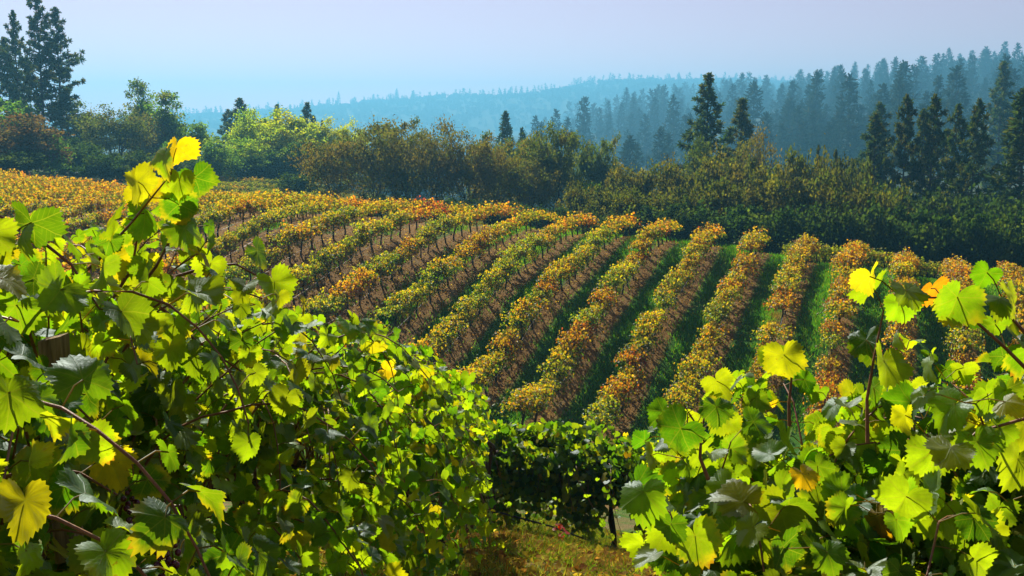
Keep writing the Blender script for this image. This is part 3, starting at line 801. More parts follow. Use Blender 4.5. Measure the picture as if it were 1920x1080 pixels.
# ------------------------------------------------------------------ grass
def grass():
    rng = np.random.default_rng(31)
    pcs = []
    def blades(x, y, h, col, w, lean=.4):
        n = len(x); z = gz(x, y)
        a = rng.uniform(0, math.pi, n); dx, dy = np.cos(a) * w, np.sin(a) * w
        tip = np.stack((x + rng.normal(0, lean, n) * h, y + rng.normal(0, lean, n) * h, z + h), -1)
        b0 = np.stack((x - dx, y - dy, z - .01), -1); b1 = np.stack((x + dx, y + dy, z - .01), -1)
        V = np.stack((b0, b1, tip), 1).reshape(-1, 3)
        Fc = np.arange(n * 3).reshape(-1, 3)
        pcs.append((V, Fc, np.repeat(col, 3, 0)))
    # aisle grass
    N = 260000
    y = rng.uniform(42.5, 70, N); n = np.floor(rng.uniform(-4, 13, N)); fr = .40 + rng.normal(0, .15, N)
    x = TA * y - (n + fr) * W / CA
    keep = (n < 9) | ((rng.random(N) < .25) & (np.sin(x * 1.1 + n) * np.cos(y * .7) > .35))
    patch = np.sin(x * .9 + y * .6) + np.sin(y * 1.3 - x * .5) + rng.normal(0, .6, N)
    keep &= patch > -1.1
    x, y, patch = x[keep], y[keep], patch[keep]; m = len(x)
    blades(x, y, rng.uniform(.08, .28, m) * (1 + .4 * (patch > .8)), pick([(5, (.07, .24, .008)), (4, (.13, .33, .012)), (1, (.28, .32, .03))], m, rng), .018)
    # dry tufts
    c = rng.uniform(0, 1, (60, 2)); cx_ = []; cy_ = []
    for q in range(60):
        yy = 44 + c[q, 0] * 18; nn = rng.integers(2, 9) + .15; xx = TA * yy - nn * W / CA
        cx_.append(xx + rng.normal(0, .16, 160)); cy_.append(yy + rng.normal(0, .22, 160))
    x = np.concatenate(cx_); y = np.concatenate(cy_)
    blades(x, y, rng.uniform(.12, .38, len(x)), pick([(1, (.34, .25, .10)), (1, (.24, .16, .06))], len(x), rng), .010)
    # ground near the hedge and under the close vines
    N = 100000
    y = 7 + 18 * rng.random(N); x = rng.uniform(-2.5, 4.0, N)
    pn = np.sin(x * 4.1 + 1.7 * np.sin(y * 2.3)) + np.cos(y * 3.7 + x * 1.3) + rng.normal(0, .7, N)
    cg = np.where((pn > .5)[:, None], pick([(4, (.13, .22, .015)), (3, (.22, .28, .02)), (1, (.06, .13, .012))], N, rng), pick([(4, (.34, .26, .06)), (2, (.40, .16, .03)), (2, (.20, .13, .05)), (2, (.2, .22, .03))], N, rng))
    blades(x, y, rng.uniform(.02, .10, N) * (1 + (pn > 1.2) * .8), cg, .007, 1.1)
    N = 26000
    y = .8 + 6.5 * rng.random(N); x = rng.uniform(-3, 3.5, N)
    blades(x, y, rng.uniform(.05, .18, N), pick([(3, (.28, .26, .06)), (4, (.10, .18, .02))], N, rng), .004, .6)
    # rough grass past the crest
    N = 60000
    y = rng.uniform(84, 170, N); x = (rng.uniform(300, 1100, N) - 960) / F * y
    blades(x, y, rng.uniform(.1, .4, N), pick([(3, (.12, .16, .02)), (3, (.22, .18, .06))], N, rng), .05)
    return build('grass', pcs, M_GRASS)
tag(grass(), 'green grass strips in the vineyard aisles and dry grass by the hedge', 'grass', kind='stuff')

def litter():
    rng = np.random.default_rng(66); N = 60000
    y = rng.uniform(42.5, 72, N); n = np.floor(rng.uniform(-4, 15, N)); fr = rng.normal(0, .26, N) - .08
    x = TA * y - (n + fr) * W / CA; z = gz(x, y) + rng.uniform(.012, .05, N)
    M = 5000; y2 = rng.uniform(6.5, 14.5, M); x2 = rng.uniform(-2, 3.5, M)
    x = np.concatenate((x, x2)); y = np.concatenate((y, y2)); z = np.concatenate((z, gz(x2, y2) + rng.uniform(.01, .07, M))); N += M
    P = np.stack((x, y, z), -1)
    T = rng.normal(0, 1, (N, 3)) * (1, 1, .25); Nn = rng.normal(0, .4, (N, 3)) + (0, 0, 1)
    col = pick([(4, (.30, .16, .05)), (3, (.42, .28, .06)), (2, (.20, .09, .035)), (1, (.5, .4, .08))], N, rng)
    return build('fallen_leaves', scatter(LODQ, P, T, Nn, rng.uniform(.03, .075, N), col, rng), M_GRASS)
tag(litter(), 'dry fallen vine leaves scattered over the brown soil', 'fallen leaves', kind='stuff')
# ------------------------------------------------------------------ trees
def broadleaf(h, w, seed, n=7000, ls=.16, pal=None, th=.22, base=.0, clusters=110, twigs=True, stems=1, lumps=.25, thin=0.0):
    """pieces for (crown, trunk); crown from h*base to h"""
    rng = np.random.default_rng(seed)
    ph = rng.uniform(0, 6, 8)
    def env(d):
        a = np.arctan2(d[..., 1], d[..., 0]); e = d[..., 2]
        return 1 + lumps * (np.sin(3 * a + ph[0] + 2 * e) + np.sin(5 * a + ph[1] - 3 * e) * .6 + np.sin(4 * e + ph[2]) * .5 + np.sin(7 * a + 6 * e + ph[3]) * .4)
    d = unit(rng.normal(0, 1, (clusters, 3)))
    rad = (rng.random(clusters) ** .42) * env(d)
    zc = h * (base + 1) / 2 + .04 * h; rz_ = h * (1 - base) / 2 * .95
    cen = d * rad[:, None] * np.array([w / 2, w / 2, rz_]) * .86 + np.array([0, 0, zc])
    cen[:, 2] = np.clip(cen[:, 2], .04 * h, h)
    tr = []; sk = []; skr = []
    for s in range(stems):
        a0 = rng.uniform(0, 6.28); b0 = np.array([math.cos(a0), math.sin(a0), 0]) * (w * .05 * (stems > 1))
        f = np.array([b0[0] + rng.normal(0, .03 * w), b0[1] + rng.normal(0, .03 * w), h * th])
        P = np.array([b0 + (0, 0, -.3), b0 * .9 + f * .1 * [1, 1, 4], f]); r0 = h * .022 / math.sqrt(stems)
        tr.append(tube(P, [r0 * 1.3, r0 * 1.05, r0 * .85], 7))
        nl = 7 if stems == 1 else 4
        for q in range(nl):
            tgt = cen[rng.integers(0, clusters)] * np.array([.8, .8, 1]) ; tgt[2] = max(tgt[2], h * (th + .22))
            t = np.linspace(0, 1, 7)[:, None]
            mid = f * .4 + tgt * .6; mid[2] = f[2] + (tgt[2] - f[2]) * .35
            L = (1 - t) ** 2 * f + 2 * t * (1 - t) * mid + t ** 2 * tgt + rng.normal(0, .012 * h, (7, 3)) * (t > 0)
            rr_ = np.linspace(r0 * .62, r0 * .14, 7)
            tr.append(tube(L, rr_, 5)); sk.append(L[1:]); skr.append(rr_[1:])
    SK = np.concatenate(sk); SR = np.concatenate(skr)
    if twigs:
        for c in cen:
            q = np.argmin(np.linalg.norm(SK - c, axis=1) + .3 * np.maximum(SK[:, 2] - c[2], 0)); a = SK[q]
            m = (a + c) / 2 + rng.normal(0, .03 * h, 3); m[2] -= .01 * h
            tr.append(tube([a, m, c], [SR[q] * .6, SR[q] * .35, .012], 4))
            for _ in range(3):
                e = c + rng.normal(0, .055 * w + .05, 3) + (0, 0, .02 * h); tr.append(tube([m * .3 + c * .7, (c + e) / 2 + rng.normal(0, .05, 3), e], [.02, .013, .008], 3))
    ci = rng.integers(0, clusters, n)
    csz = rng.uniform(.55, 1.25, clusters)[ci] * (w + h) * .5 * .056
    P = cen[ci] + rng.normal(0, 1, (n, 3)) * csz[:, None] * np.array([1, 1, .75])
    P[:, 2] = np.maximum(P[:, 2], .1)
    cb = pick(pal, clusters, rng, .05)[ci] ; col = cb * .65 + pick(pal, n, rng, .15) * .35
    T = rng.normal(0, 1, (n, 3)) + (0, 0, -.3); N = rng.normal(0, .7, (n, 3)) + (0, 0, .6)
    return scatter(LODQ, P, T, N, ls * rng.uniform(.6, 1.3, n), col, rng), tr

def conifer(h, r, seed, cs=.12, nb=110, tuft=8, m=13, ts=.5, pal=None, power=1.0, top=.03, droop=.25, twist=0.0, low=1.0, ragged=.35):
    rng = np.random.default_rng(seed)
    pal = pal or [(4, (.028, .055, .018)), (3, (.05, .075, .022)), (1, (.09, .085, .03))]
    tz = np.linspace(-.4, h, 12); bend = np.stack((.012 * h * np.sin(tz / h * 2.5 + seed), .01 * h * np.cos(tz / h * 2 + seed), tz), -1)
    tr = [tube(bend, np.linspace(h * .014, .02, 12), 8)]
    P_, T_, N_ = [], [], []
    for q in range(nb):
        u = (q + rng.uniform(0, .9)) / nb
        z = h * (cs + (1 - cs) * u)
        L = r * (min(1, (1 - u) * power) ** .9 + top) * (1 - ragged * rng.random()) * (1 if u > .15 else low * (.5 + u * 3.3))
        a = q * 2.4 + rng.normal(0, .5)
        o = np.array([math.cos(a), math.sin(a), 0]); t = np.linspace(0, 1, 5)
        bx, by = np.interp(z, tz, bend[:, 0]), np.interp(z, tz, bend[:, 1])
        L3 = np.array([bx, by, z])[None] + o[None] * (t * L)[:, None] + np.array([0, 0, 1])[None] * ((.18 + .35 * u) * t - droop * t ** 2 * (1.2 - u) + .12 * t ** 4)[:, None] * L
        tr.append(tube(L3, np.linspace(.012 * h * (.25 + .12 * (1 - u)), .012, 5), 4))
        k = max(2, int(tuft * (L / r) ** .8 + 1))
        tt = 1 - rng.random(k) ** 1.3 * .72; tt[0] = 1.0
        c = np.stack([np.interp(tt, t, L3[:, i]) for i in range(3)], -1)
        side = np.cross(o, [0, 0, 1]); c += side[None] * (rng.normal(0, .14, k) * L * (1.1 - tt * .5))[:, None] + rng.normal(0, .1 * ts, (k, 3))
        mm = int(m); cc = np.repeat(c, mm, 0)
        d = unit(rng.normal(0, 1, (len(cc), 3)) + o * .5 + np.array([0, 0, .35]))
        P_.append(cc + d * ts * .1); T_.append(d); N_.append(rng.normal(0, 1, (len(cc), 3)) + (0, 0, .5))
    d = unit(rng.normal(0, .5, (m * 3, 3)) + (0, 0, 1)); P_.append(np.tile(bend[-1], (m * 3, 1))); T_.append(d); N_.append(rng.normal(0, 1, (m * 3, 3)))
    P = np.concatenate(P_); T = np.concatenate(T_); N = np.concatenate(N_); n = len(P)
    nd = [(np.array([[-.14, 0, 0], [.14, 0, 0], [.10, 1, .05], [-.10, 1, -.05]]), np.array([[0, 1, 2, 3]]), np.zeros((4, 2)))]
    g = np.repeat(pick(pal, n // m + 1, rng, .1), m, 0)[:n]
    return scatter(nd, P, T, N, ts * rng.uniform(.6, 1.15, n), g * .7 + pick(pal, n, rng, .15) * .3, rng), tr

TREE = {}
OAKB = [(4, (.135, .105, .026)), (3, (.17, .135, .028)), (5, (.11, .13, .022)), (1, (.24, .16, .03))]
OAKG = [(5, (.07, .11, .02)), (3, (.11, .15, .022)), (2, (.17, .16, .03))]
YG = [(4, (.30, .42, .010)), (5, (.44, .50, .012)), (1.5, (.14, .28, .015)), (1, (.58, .52, .012))]
MIDG = [(4, (.10, .20, .02)), (3, (.15, .26, .02)), (1, (.26, .32, .03))]
SHR = [(4, (.10, .105, .016)), (3, (.13, .11, .018)), (4, (.07, .10, .014)), (.7, (.26, .23, .02))]
DKG = [(5, (.03, .06, .016)), (3, (.05, .085, .02)), (1, (.10, .13, .02))]
RDB = [(4, (.13, .075, .04)), (3, (.16, .095, .045)), (3, (.10, .09, .03))]
TREE['oak_brown'] = [broadleaf(9, 10, 1 + s, 7600, .15, OAKB, .14, .14, 105, stems=3, lumps=.2) for s in range(3)]
TREE['oak_green'] = [broadleaf(9, 8, 21 + s, 8500, .16, OAKG, .16, .10, 85, stems=1, lumps=.22) for s in range(3)]
TREE['oak_sparse'] = [broadleaf(11, 10, 31 + s, 7500, .17, OAKG, .2, .22, 100, stems=1, lumps=.22) for s in range(2)]
TREE['maple'] = [broadleaf(12, 11, 41 + s, 17000, .22, YG, .12, .0, 120, stems=1, lumps=.2) for s in range(2)]
TREE['green'] = [broadleaf(8, 7, 51 + s, 8000, .17, MIDG, .2, .05, 90, lumps=.2) for s in range(2)]
TREE['tall'] = [broadleaf(14, 5.5, 61 + s, 8000, .2, OAKG + MIDG, .15, .05, 80, lumps=.3) for s in range(2)]
TREE['shrub'] = [broadleaf(5, 6.5, 71 + s, 8500, .13, SHR, .08, .0, 110, stems=3, lumps=.15) for s in range(3)]
TREE['darkbush'] = [broadleaf(5, 6.5, 81 + s, 8500, .16, DKG, .08, .0, 100, stems=3, lumps=.16) for s in range(2)]
TREE['redbrown'] = [broadleaf(8, 8, 91, 9000, .15, RDB, .12, .02, 120, stems=2, lumps=.15)]
PP = [(4, (.03, .058, .018)), (3, (.055, .08, .022)), (2, (.11, .10, .03))]
TREE['pine_tall'] = [conifer(32, 5.4, 3 + s, cs=.28, nb=80, tuft=11, m=22, ts=.62, power=2.2, droop=.15, pal=PP, low=.8, ragged=.75) for s in range(3)]
TREE['pine'] = [conifer(20, 4.6, 11 + s, cs=.08, nb=84, tuft=12, m=18, ts=.52, power=1.25, pal=PP, ragged=.7) for s in range(3)]
TREE['pine_slim'] = [conifer(20, 3.3, 15 + s, cs=.26, nb=62, tuft=9, m=18, ts=.54, power=2.0, pal=PP, ragged=.7) for s in range(3)]
TREE['fir'] = [conifer(22, 4.2, 17 + s, cs=.05, nb=120, tuft=7, m=9, ts=.75, power=1.05, droop=.35, ragged=.25) for s in range(3)]
KN = {'oak_brown': 'oak_tree', 'oak_green': 'oak_tree', 'oak_sparse': 'oak_tree', 'maple': 'maple_tree', 'green': 'tree', 'tall': 'tree', 'shrub': 'shrub', 'darkbush': 'shrub', 'redbrown': 'tree', 'pine_tall': 'pine_tree', 'pine': 'pine_tree', 'pine_slim': 'pine_tree', 'fir': 'fir_tree'}
H0 = {'oak_brown': 9, 'oak_green': 9, 'oak_sparse': 11, 'maple': 12, 'green': 8, 'tall': 14, 'shrub': 5, 'darkbush': 5, 'redbrown': 8, 'pine_tall': 32, 'pine': 20, 'pine_slim': 20, 'fir': 22}
W0 = {'oak_brown': 10, 'oak_green': 8, 'oak_sparse': 10, 'maple': 11, 'green': 7, 'tall': 5.5, 'shrub': 6.5, 'darkbush': 6.5, 'redbrown': 8, 'pine_tall': 10.8, 'pine': 9.2, 'pine_slim': 6.6, 'fir': 8.4}
tcache = {}
tr_rng = np.random.default_rng(9)
def tree(kind, px, top, D, label, wpx=None, group=None, v=None):
    """a tree whose top reaches row `top` at distance D; wpx: crown width in pixels"""
    x = slope(px, top)[0] * D; z = g1(x, D); h = slope(px, top)[1] * D - z
    sh = h / H0[kind] * (.98 if 'p' == kind[0] or kind == 'fir' else 1.06); sw = sh if wpx is None else wpx * D / F / W0[kind] * (.95 if kind == 'pine_tall' else 1.5 if kind == 'pine_slim' else 1.6 if kind[:4] == 'pine' or kind == 'fir' else 1.1)
    root = empty(KN[kind], (x, D, z), tr_rng.uniform(0, 6.28)); root.scale = (sw, sw, sh)
    tag(root, label, 'shrub' if KN[kind] == 'shrub' else 'tree', group or ('shrubs' if KN[kind] == 'shrub' else 'trees around the vineyard'))
    v = int(tr_rng.integers(0, len(TREE[kind]))) if v is None else v
    key = (kind, v)
    if key not in tcache:
        cr, tk = TREE[kind][v]
        tcache[key] = (build('crown', cr, M_TREE, root), build('trunk', tk, M_TBARK, root, smooth=True))
    else:
        for o in tcache[key]:
            d = o.copy(); d.parent = root; C.objects.link(d)
    return root
TREES = [
 ('pine_tall', 20, 18, 172, 'tall dark pine at the picture edge, first of the three towering pines', 75), ('pine_tall', 62, -22, 168, 'tallest of the three towering pines, bare straight trunk', 95),
 ('pine_tall', 100, 12, 170, 'third towering pine, branches reaching over open sky', 100), ('pine', 8, 70, 176, 'shorter pine squeezed behind the towering pines at the edge', 70), ('pine', 122, 172, 165, 'low pine with one long branch under the towering pines', 95),
 ('redbrown', 20, 215, 125, 'reddish brown round tree below the towering pines', 190), ('green', 25, 196, 150, 'bright green tree between reddish tree and towering pines', 150), ('green', 92, 255, 128, 'small bright green tree beside the reddish brown tree', 80),
 ('oak_sparse', 165, 205, 160, 'thin crowned oak with sky showing through, just past the towering pines', 110), ('oak_sparse', 215, 208, 150, 'spreading oak with forked dark trunk and thin crown', 130), ('tall', 257, 166, 172, 'tall narrow tree with two bushy dark tops', 55),
 ('tall', 315, 186, 165, 'tall leafy tree rising to a thin pointed top', 75), ('green', 285, 205, 170, 'round green tree between two taller narrow ones', 80), ('oak_brown', 262, 225, 158, 'brown leafed oak under the tall narrow tree', 110), ('green', 360, 232, 160, 'pale green tree sloping down towards the shed', 90),
 ('green', 335, 262, 150, 'low dark green tree before the shed', 80), ('green', 405, 262, 152, 'small green tree whose dark trunk stands before the pale shed', 85), ('pine_slim', 425, 205, 215, 'slim dark pine, first of a pair behind the shed trees', 34), ('pine_slim', 450, 184, 210, 'bigger dark pine of the pair behind the shed trees', 46),
 ('maple', 478, 212, 172, 'golden green round tree, first of the bright clump', 100), ('maple', 535, 215, 168, 'largest golden green tree in the middle of the bright clump', 130), ('maple', 468, 262, 160, 'lower golden green tree beside the shed', 90), ('green', 500, 285, 158, 'shaded green tree under the golden clump', 110),
 ('green', 565, 268, 160, 'shaded green tree at the foot of the golden clump near the brown oaks', 90), ('maple', 610, 232, 175, 'yellow topped tree partly behind the first brown oak', 100), ('maple', 655, 236, 178, 'far yellow green tree peeping over the brown oaks', 70), ('pine', 520, 196, 230, 'dark tree top showing just above the golden clump', 40), ('pine', 578, 192, 205, 'dark pine top above the far side of the golden clump', 52), ('pine', 604, 226, 215, 'little dark treetop beside the yellow topped tree', 30),
 ('oak_brown', 632, 252, 112, 'wide brown oak, first of the brown row behind the crest', 150), ('oak_brown', 705, 240, 114, 'brown oak with fan of dark limbs, second of the brown row', 150), ('oak_brown', 765, 246, 118, 'olive brown oak in the middle of the brown row', 120), ('oak_green', 738, 238, 122, 'greenish oak behind the brown row', 110), ('oak_brown', 820, 240, 114, 'tall olive oak of the brown row with gaps of blue haze', 130),
 ('oak_brown', 880, 252, 112, 'brown oak with bare lower limbs before the far ridge', 125), ('oak_brown', 935, 268, 110, 'reddish brown oak beside the green oaks', 120), ('oak_green', 905, 258, 125, 'green oak half hidden by brown oaks', 90), ('fir', 948, 210, 190, 'dark pointed fir above the brown oaks', 44), ('fir', 978, 240, 200, 'small fir next to the dark pointed fir', 30),
 ('oak_green', 1012, 232, 116, 'tallest dark green oak at the end of the brown row', 110), ('oak_green', 1050, 258, 113, 'dense dark green oak sloping to the shrubs', 110), ('oak_green', 975, 262, 118, 'green oak under the dark pointed fir', 100), ('oak_green', 1098, 250, 128, 'green oak with an irregular top beside the hazy valley', 80), ('oak_green', 1138, 268, 126, 'last oak before the hazy valley, crown leaning out', 66), ('oak_brown', 990, 290, 108, 'low brown oak in front of the green oaks', 110),
 ('green', 1110, 345, 108, 'pale lime bush in front of the last oaks', 75), 
 ('pine', 1326, 138, 135, 'big free standing pine against the blue hills, tallest of the pair', 100), ('pine', 1394, 184, 138, 'shorter pine beside the big free standing pine', 92), ('oak_brown', 1412, 262, 120, 'yellowish bushy tree under the shorter pine', 110), ('oak_green', 1322, 252, 118, 'olive tree at the foot of the big free standing pine', 90),
 ('pine_slim', 1648, 192, 175, 'hazy pine behind the first pine of the slim group', 60), ('pine', 1640, 214, 122, 'first pine of the slim group, broad and low', 92), ('pine_slim', 1700, 178, 118, 'slim pine with tufted crown and long bare trunk', 56), ('pine_slim', 1752, 178, 116, 'twin topped pine in the middle of the slim group', 62), ('pine_slim', 1733, 205, 126, 'darker pine close behind the twin topped pine', 44),
 ('pine_slim', 1798, 196, 120, 'slim pine between the twin topped pine and the last slim pine', 54), ('pine_slim', 1834, 186, 116, 'last slim pine before the large edge pine', 60), ('pine', 1885, 116, 235, 'large rounded hazy pine rising over the edge of the wood', 76), ('fir', 1925, 168, 108, 'large green conifer cut by the picture edge', 110), ('pine', 1600, 300, 125, 'young pine at the front of the slim group', 60), ('pine', 1535, 272, 118, 'little dark pine poking out of the shrubs', 34), ('pine', 1567, 280, 120, 'second little pine poking out of the shrubs', 36),
]
for t in TREES: tree(t[0], t[1], t[2], t[3], t[4], t[5])
# shrubs in front of the wood
SH = [(1085, 345, 98, 70), (1140, 350, 95, 90), (1175, 318, 104, 90), (1190, 355, 92, 110), (1235, 312, 104, 110), (1255, 350, 92, 110), (1290, 305, 106, 110), (1320, 345, 92, 120), (1350, 300, 104, 120), (1385, 340, 92, 120), (1415, 292, 104, 110), (1450, 335, 92, 120),
      (1470, 290, 106, 110), (1510, 285, 104, 110), (1520, 330, 92, 120), (1560, 292, 104, 110), (1590, 330, 92, 120), (1610, 305, 106, 90), (1650, 345, 92, 110)]
for q, (px, top, D, w) in enumerate(sorted(SH)):
    tree('shrub', px, top, D, f'olive and brown shrub of the thicket below the free standing pines, {ordn(q + 1)} from the left', w * 1.15, 'olive shrubs of the thicket')
SD = [(1250, 385, 88, 120), (1340, 390, 87, 130), (1430, 390, 86, 130), (1510, 388, 85, 130), (1600, 385, 85, 130), (1660, 350, 98, 120), (1690, 395, 84, 130), (1735, 362, 96, 120), (1770, 400, 83, 130), (1800, 372, 96, 120), (1850, 405, 82, 130), (1870, 372, 96, 120), (1915, 410, 82, 120), (1930, 360, 96, 120), (1150, 392, 92, 110), (690, 366, 105, 80), (775, 370, 104, 80), (860, 374, 102, 90), (935, 380, 100, 90), (1010, 386, 98, 90), (1080, 390, 96, 90)]
for q, (px, top, D, w) in enumerate(sorted(SD)):
    tree('darkbush', px, top, D, f'dark green bush behind the vineyard crest under the pines, {ordn(q + 1)} from the left', w * 1.15, 'dark bushes behind the crest')
SL = [(20, 285, 118, 110), (150, 270, 135, 100), (195, 290, 128, 90), (240, 285, 135, 100), (300, 290, 132, 90), (350, 300, 140, 70), (560, 325, 135, 80), (120, 262, 142, 90), (455, 320, 156, 60), (520, 318, 158, 90)]
for q, (px, top, D, w) in enumerate(sorted(SL)):
    tree('darkbush', px, top, D, f'dark bush in the shade below the tall trees, {ordn(q + 1)} from the left', w * 1.1, 'dark bushes below the tall trees')

# ------------------------------------------------------------------ shed
sx_ = slope(405, 335)[0] * 160; sz_ = g1(sx_, 160)
shed = empty('shed', (sx_, 160, sz_)); tag(shed, 'low pale shed with dark roof half hidden under the trees', 'shed')
top_z = slope(405, 318)[1] * 160 - sz_
build('wall', [box(0, 0, top_z / 2, 5.2, 3.4, top_z)], M_WALL, shed)
build('roof', [(np.array([(-3.1, -2.1, top_z), (3.1, -2.1, top_z), (3.1, -2.1, top_z + .15), (-3.1, -2.1, top_z + .15), (-3.1, 2.1, top_z), (3.1, 2.1, top_z), (3.1, 2.1, top_z + .55), (-3.1, 2.1, top_z + .55)]),
               np.array([[0, 1, 2, 3], [1, 5, 6, 2], [5, 4, 7, 6], [4, 0, 3, 7], [3, 2, 6, 7], [4, 5, 1, 0]]))], M_ROOF, shed)
build('door', [box(-1.6, -1.73, top_z * .42, .28, .05, top_z * .84)], M_DARK, shed)
# mast on the far ridge
mx_ = slope(788, 190)[0] * 3280; mz_ = g1(mx_, 3280)
mast = empty('radio_mast', (mx_, 3280, mz_)); tag(mast, 'thin radio mast on the far hazy ridge', 'mast')
mh = slope(788, 172)[1] * 3280 - mz_
build('mast_pole', [tube([(0, 0, 0), (0, 0, mh)], 1.2, 6)], M_STEEL, mast)
build('crossarm', [box(0, 0, mh * .93, 9, 1.3, 1.3), box(0, 0, mh * .8, 6, 1.3, 1.3)], M_STEEL, mast)

# ------------------------------------------------------------------ forest on the hills
FARP = [(4, (.028, .055, .022)), (3, (.045, .07, .026)), (1, (.08, .085, .03))]
farcon = [conifer(22, 4.4, 500 + s, cs=.06, nb=46, tuft=5, m=5, ts=1.5, power=1.25, droop=.3, pal=FARP, ragged=.4) for s in range(5)]
farcon_one = [c[0] + [(t[0], t[1], (.05, .04, .03)) for t in c[1]] for c in farcon]
lowcon = []
for s in range(4):
    c = conifer(20, 4.2, 600 + s, cs=.04, nb=26, tuft=3, m=3, ts=2.6, power=1.25, droop=.3, pal=FARP, ragged=.35); lowcon.append(c[0])
lowround = []
for s in range(3):
    c = broadleaf(10, 11, 700 + s, 150, 2.0, [(3, (.05, .075, .024)), (2, (.09, .095, .03))], .2, 0, 24, twigs=False); lowround.append(c[0])
fr_ = np.random.default_rng(4242)
ccache = {}
hill = []
def hillcon(px, D, h, w=1.0): hill.append((px, D, h, w))
# single conifers one can pick out: (px, top row, D)
for px, top, D in ((1093, 187, 430), (1042, 210, 420), (1062, 224, 400), (1123, 205, 520), (1140, 215, 500), (1162, 196, 520), (1185, 186, 540), (1216, 172, 560), (1236, 166, 600), (1180, 260, 300), (1193, 272, 310), (1170, 278, 305), (1236, 244, 320), (1252, 254, 330),
                   (1585, 212, 330), (1475, 190, 380), (1510, 192, 380), (1440, 222, 400), (1462, 205, 400), (1540, 200, 400), (1495, 215, 420), (1556, 228, 340), (1610, 225, 350), (1005, 222, 430), (1015, 232, 410), (1460, 236, 350), (1500, 232, 340), (1530, 236, 350), (1620, 210, 380), (1560, 182, 520), (1590, 180, 520), (1640, 176, 500), (1690, 165, 480), (1740, 150, 480), (1790, 150, 470), (1830, 152, 460), (1850, 140, 470), (1905, 105, 520), (1860, 175, 330), (1900, 180, 320), (1668, 205, 330), (1815, 205, 300), (1720, 200, 320), (1770, 190, 330)):
    D = D * float(stretch(D)); x = slope(px, top)[0] * D; z = g1(x, D); h = slope(px, top)[1] * D - z
    hill.append((px, D, h, fr_.uniform(.85, 1.15)))
# more across the slopes
for q in range(800):
    px = fr_.uniform(1020, 1960); D = fr_.uniform(330, 960)
    lo = np.interp(px, [1000, 1100, 1250, 1400, 1960], [560, 470, 400, 330, 290])
    if D < lo: continue
    if fr_.random() > np.interp(px, [1020, 1150, 1500, 1960], [.25, .6, .9, 1]): continue
    hill.append((px, D * float(stretch(D)), (9 + 24 * fr_.random() ** 1.4) * (1.4 if D < 650 else 1.3), fr_.uniform(.8, 1.2)))
for px in range(1230, 1965, 5):
    hill.append((px + fr_.uniform(-3, 3), np.interp(px, [1240, 1400, 1560, 1700, 1900], [900 * 2.06, 900 * 2.06, 860 * 2.02, 800 * 1.98, 760 * 1.95]) * fr_.uniform(.96, 1.01), fr_.uniform(15, 38), fr_.uniform(.8, 1.1)))
hp_ = np.array(hill)
hx = (hp_[:, 0] - 960) / F * hp_[:, 1] * 1.0
hz2 = gz(hx, hp_[:, 1])
size_px = hp_[:, 2] / hp_[:, 1]
order = np.argsort(-size_px); first = sorted(order[:210], key=lambda i: hp_[i, 0])
stuffp = []
bands = {'near slope': [], 'middle slope': [], 'upper slope': []}
for i in first:
    D = hp_[i, 1]; bands['near slope' if D < 620 else 'middle slope' if D < 1050 else 'upper slope'].append(i)
for bn, lst in bands.items():
    for c, i in enumerate(lst):
        v = int(fr_.integers(0, 5)); s = hp_[i, 2] / 22
        if v not in ccache:
            o = build('conifer_tree', farcon_one[v], M_FAR); ccache[v] = o
        else:
            o = ccache[v].copy(); C.objects.link(o)
        o.location = (hx[i], hp_[i, 1], hz2[i] - .3); o.rotation_euler = (0, 0, fr_.uniform(0, 6.28)); o.scale = (s * hp_[i, 3], s * hp_[i, 3], s)
        tag(o, f'blue hazed conifer on the {bn} of the hill, {ordn(c + 1)} from left', 'tree', 'hazy conifers on the wooded hill')
for i in order[210:]:
    s = hp_[i, 2] / 20; stuffp += xform(lowcon[int(fr_.integers(0, 4))], (hx[i], hp_[i, 1], hz2[i] - .3), fr_.uniform(0, 6.28), (s * hp_[i, 3], s * hp_[i, 3], s))
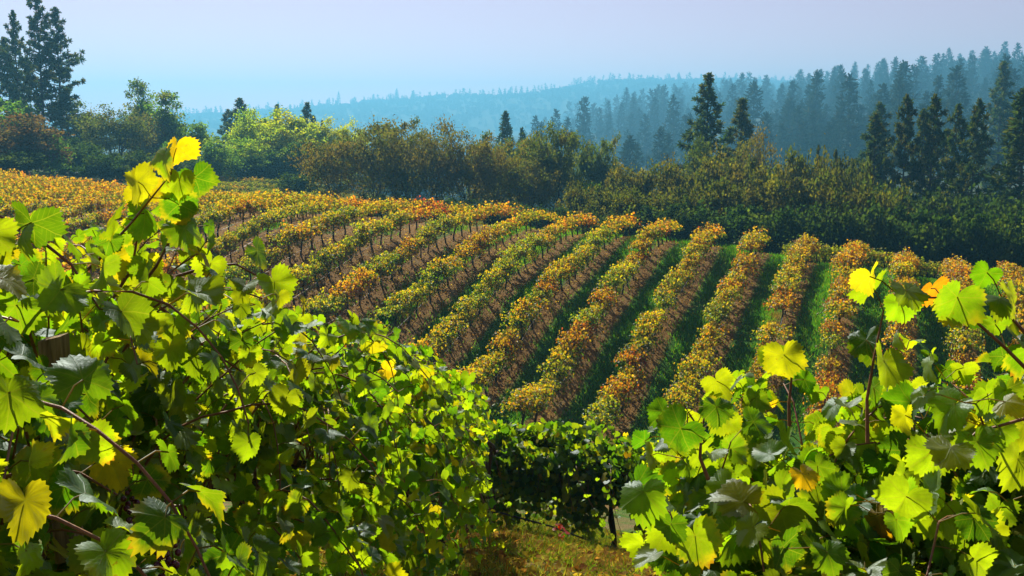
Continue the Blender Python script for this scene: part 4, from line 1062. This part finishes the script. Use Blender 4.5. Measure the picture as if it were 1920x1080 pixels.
# far ridge and valley woods
fx, fy = [], []
for q in range(3600):
    px = fr_.uniform(330, 1960); D = 1100 + 710 * fr_.random() ** .7; D *= float(stretch(D))
    x = (px - 960) / F * D; fx.append(x); fy.append(D)
for q in range(560):
    px = fr_.uniform(335, 1600); D = fr_.uniform(1750, 1810) * 1.85; x = (px - 960) / F * D
    if 830 < px < 860 and fr_.random() < .9: continue
    fx.append(x); fy.append(D)
for q in range(500):
    px = fr_.uniform(560, 1250); D = fr_.uniform(320, 1500); x = (px - 960) / F * D; fx.append(x); fy.append(D)
fz = gz(fx, fy)
for x, y, z in zip(fx, fy, fz):
    if fr_.random() < .16: s = fr_.uniform(.5, 1.1) * (1.45 if y > 1800 else 1); stuffp += xform(lowcon[int(fr_.integers(0, 4))], (x, y, z - .3), fr_.uniform(0, 6), (s, s, s))
    else: s = fr_.uniform(.5, 1.1) * (1.5 if y > 1800 else 1); stuffp += xform(lowround[int(fr_.integers(0, 3))], (x, y, z - .5), fr_.uniform(0, 6), (s * 1.2, s * 1.2, s))
tag(build('forest', stuffp, M_FAR), 'blue hazed woods covering the far ridge and valley slopes', 'woods', kind='stuff')
# lone pines on the far skyline
for px, top, w, lab in ((635, 173, 7, 'lone tall pine on the far skyline above the yellow trees'), (744, 167, 8, 'tall rounded pine on the far skyline beside the thin mast'), (617, 184, 7, 'shorter pine next to the lone tall pine on the far skyline'), (1112, 147, 7, 'small pointed pine where the far ridge starts to rise'), (1225, 141, 7, 'pointed pine on the highest part of the far ridge')):
    x = slope(px, top)[0] * 3260; z = g1(x, 3260); h = slope(px, top)[1] * 3260 - z
    o = ccache[0].copy(); C.objects.link(o); o.location = (x, 3260, z); o.scale = (w * .95 / 8.8 * 2.3, w * .95 / 8.8 * 2.3, h / 22)
    tag(o, lab, 'tree', 'pines on the far skyline')

# ------------------------------------------------------------------ haze
HZ = 4050.0
hb = box(0, 0, 0, 2 * HZ, 2 * HZ, 1.0)
zlo, zhi = float(GZ.min()) - 1.0, 200.0
hv = hb[0].copy(); hv[:, 2] = np.where(hv[:, 2] < 0, zlo, zhi)
m, nt, out = newmat('haze_air')
pv_ = nt.nodes.new('ShaderNodeVolumePrincipled')
pv_.inputs['Color'].default_value = (.16, .50, .76, 1)
pv_.inputs['Density'].default_value = .00050
pv_.inputs['Anisotropy'].default_value = .35
nt.links.new(pv_.outputs[0], out.inputs['Volume'])
hz = build('haze', [(hv, hb[1])], m); tag(hz, 'pale blue haze filling the valley', 'haze', kind='stuff')
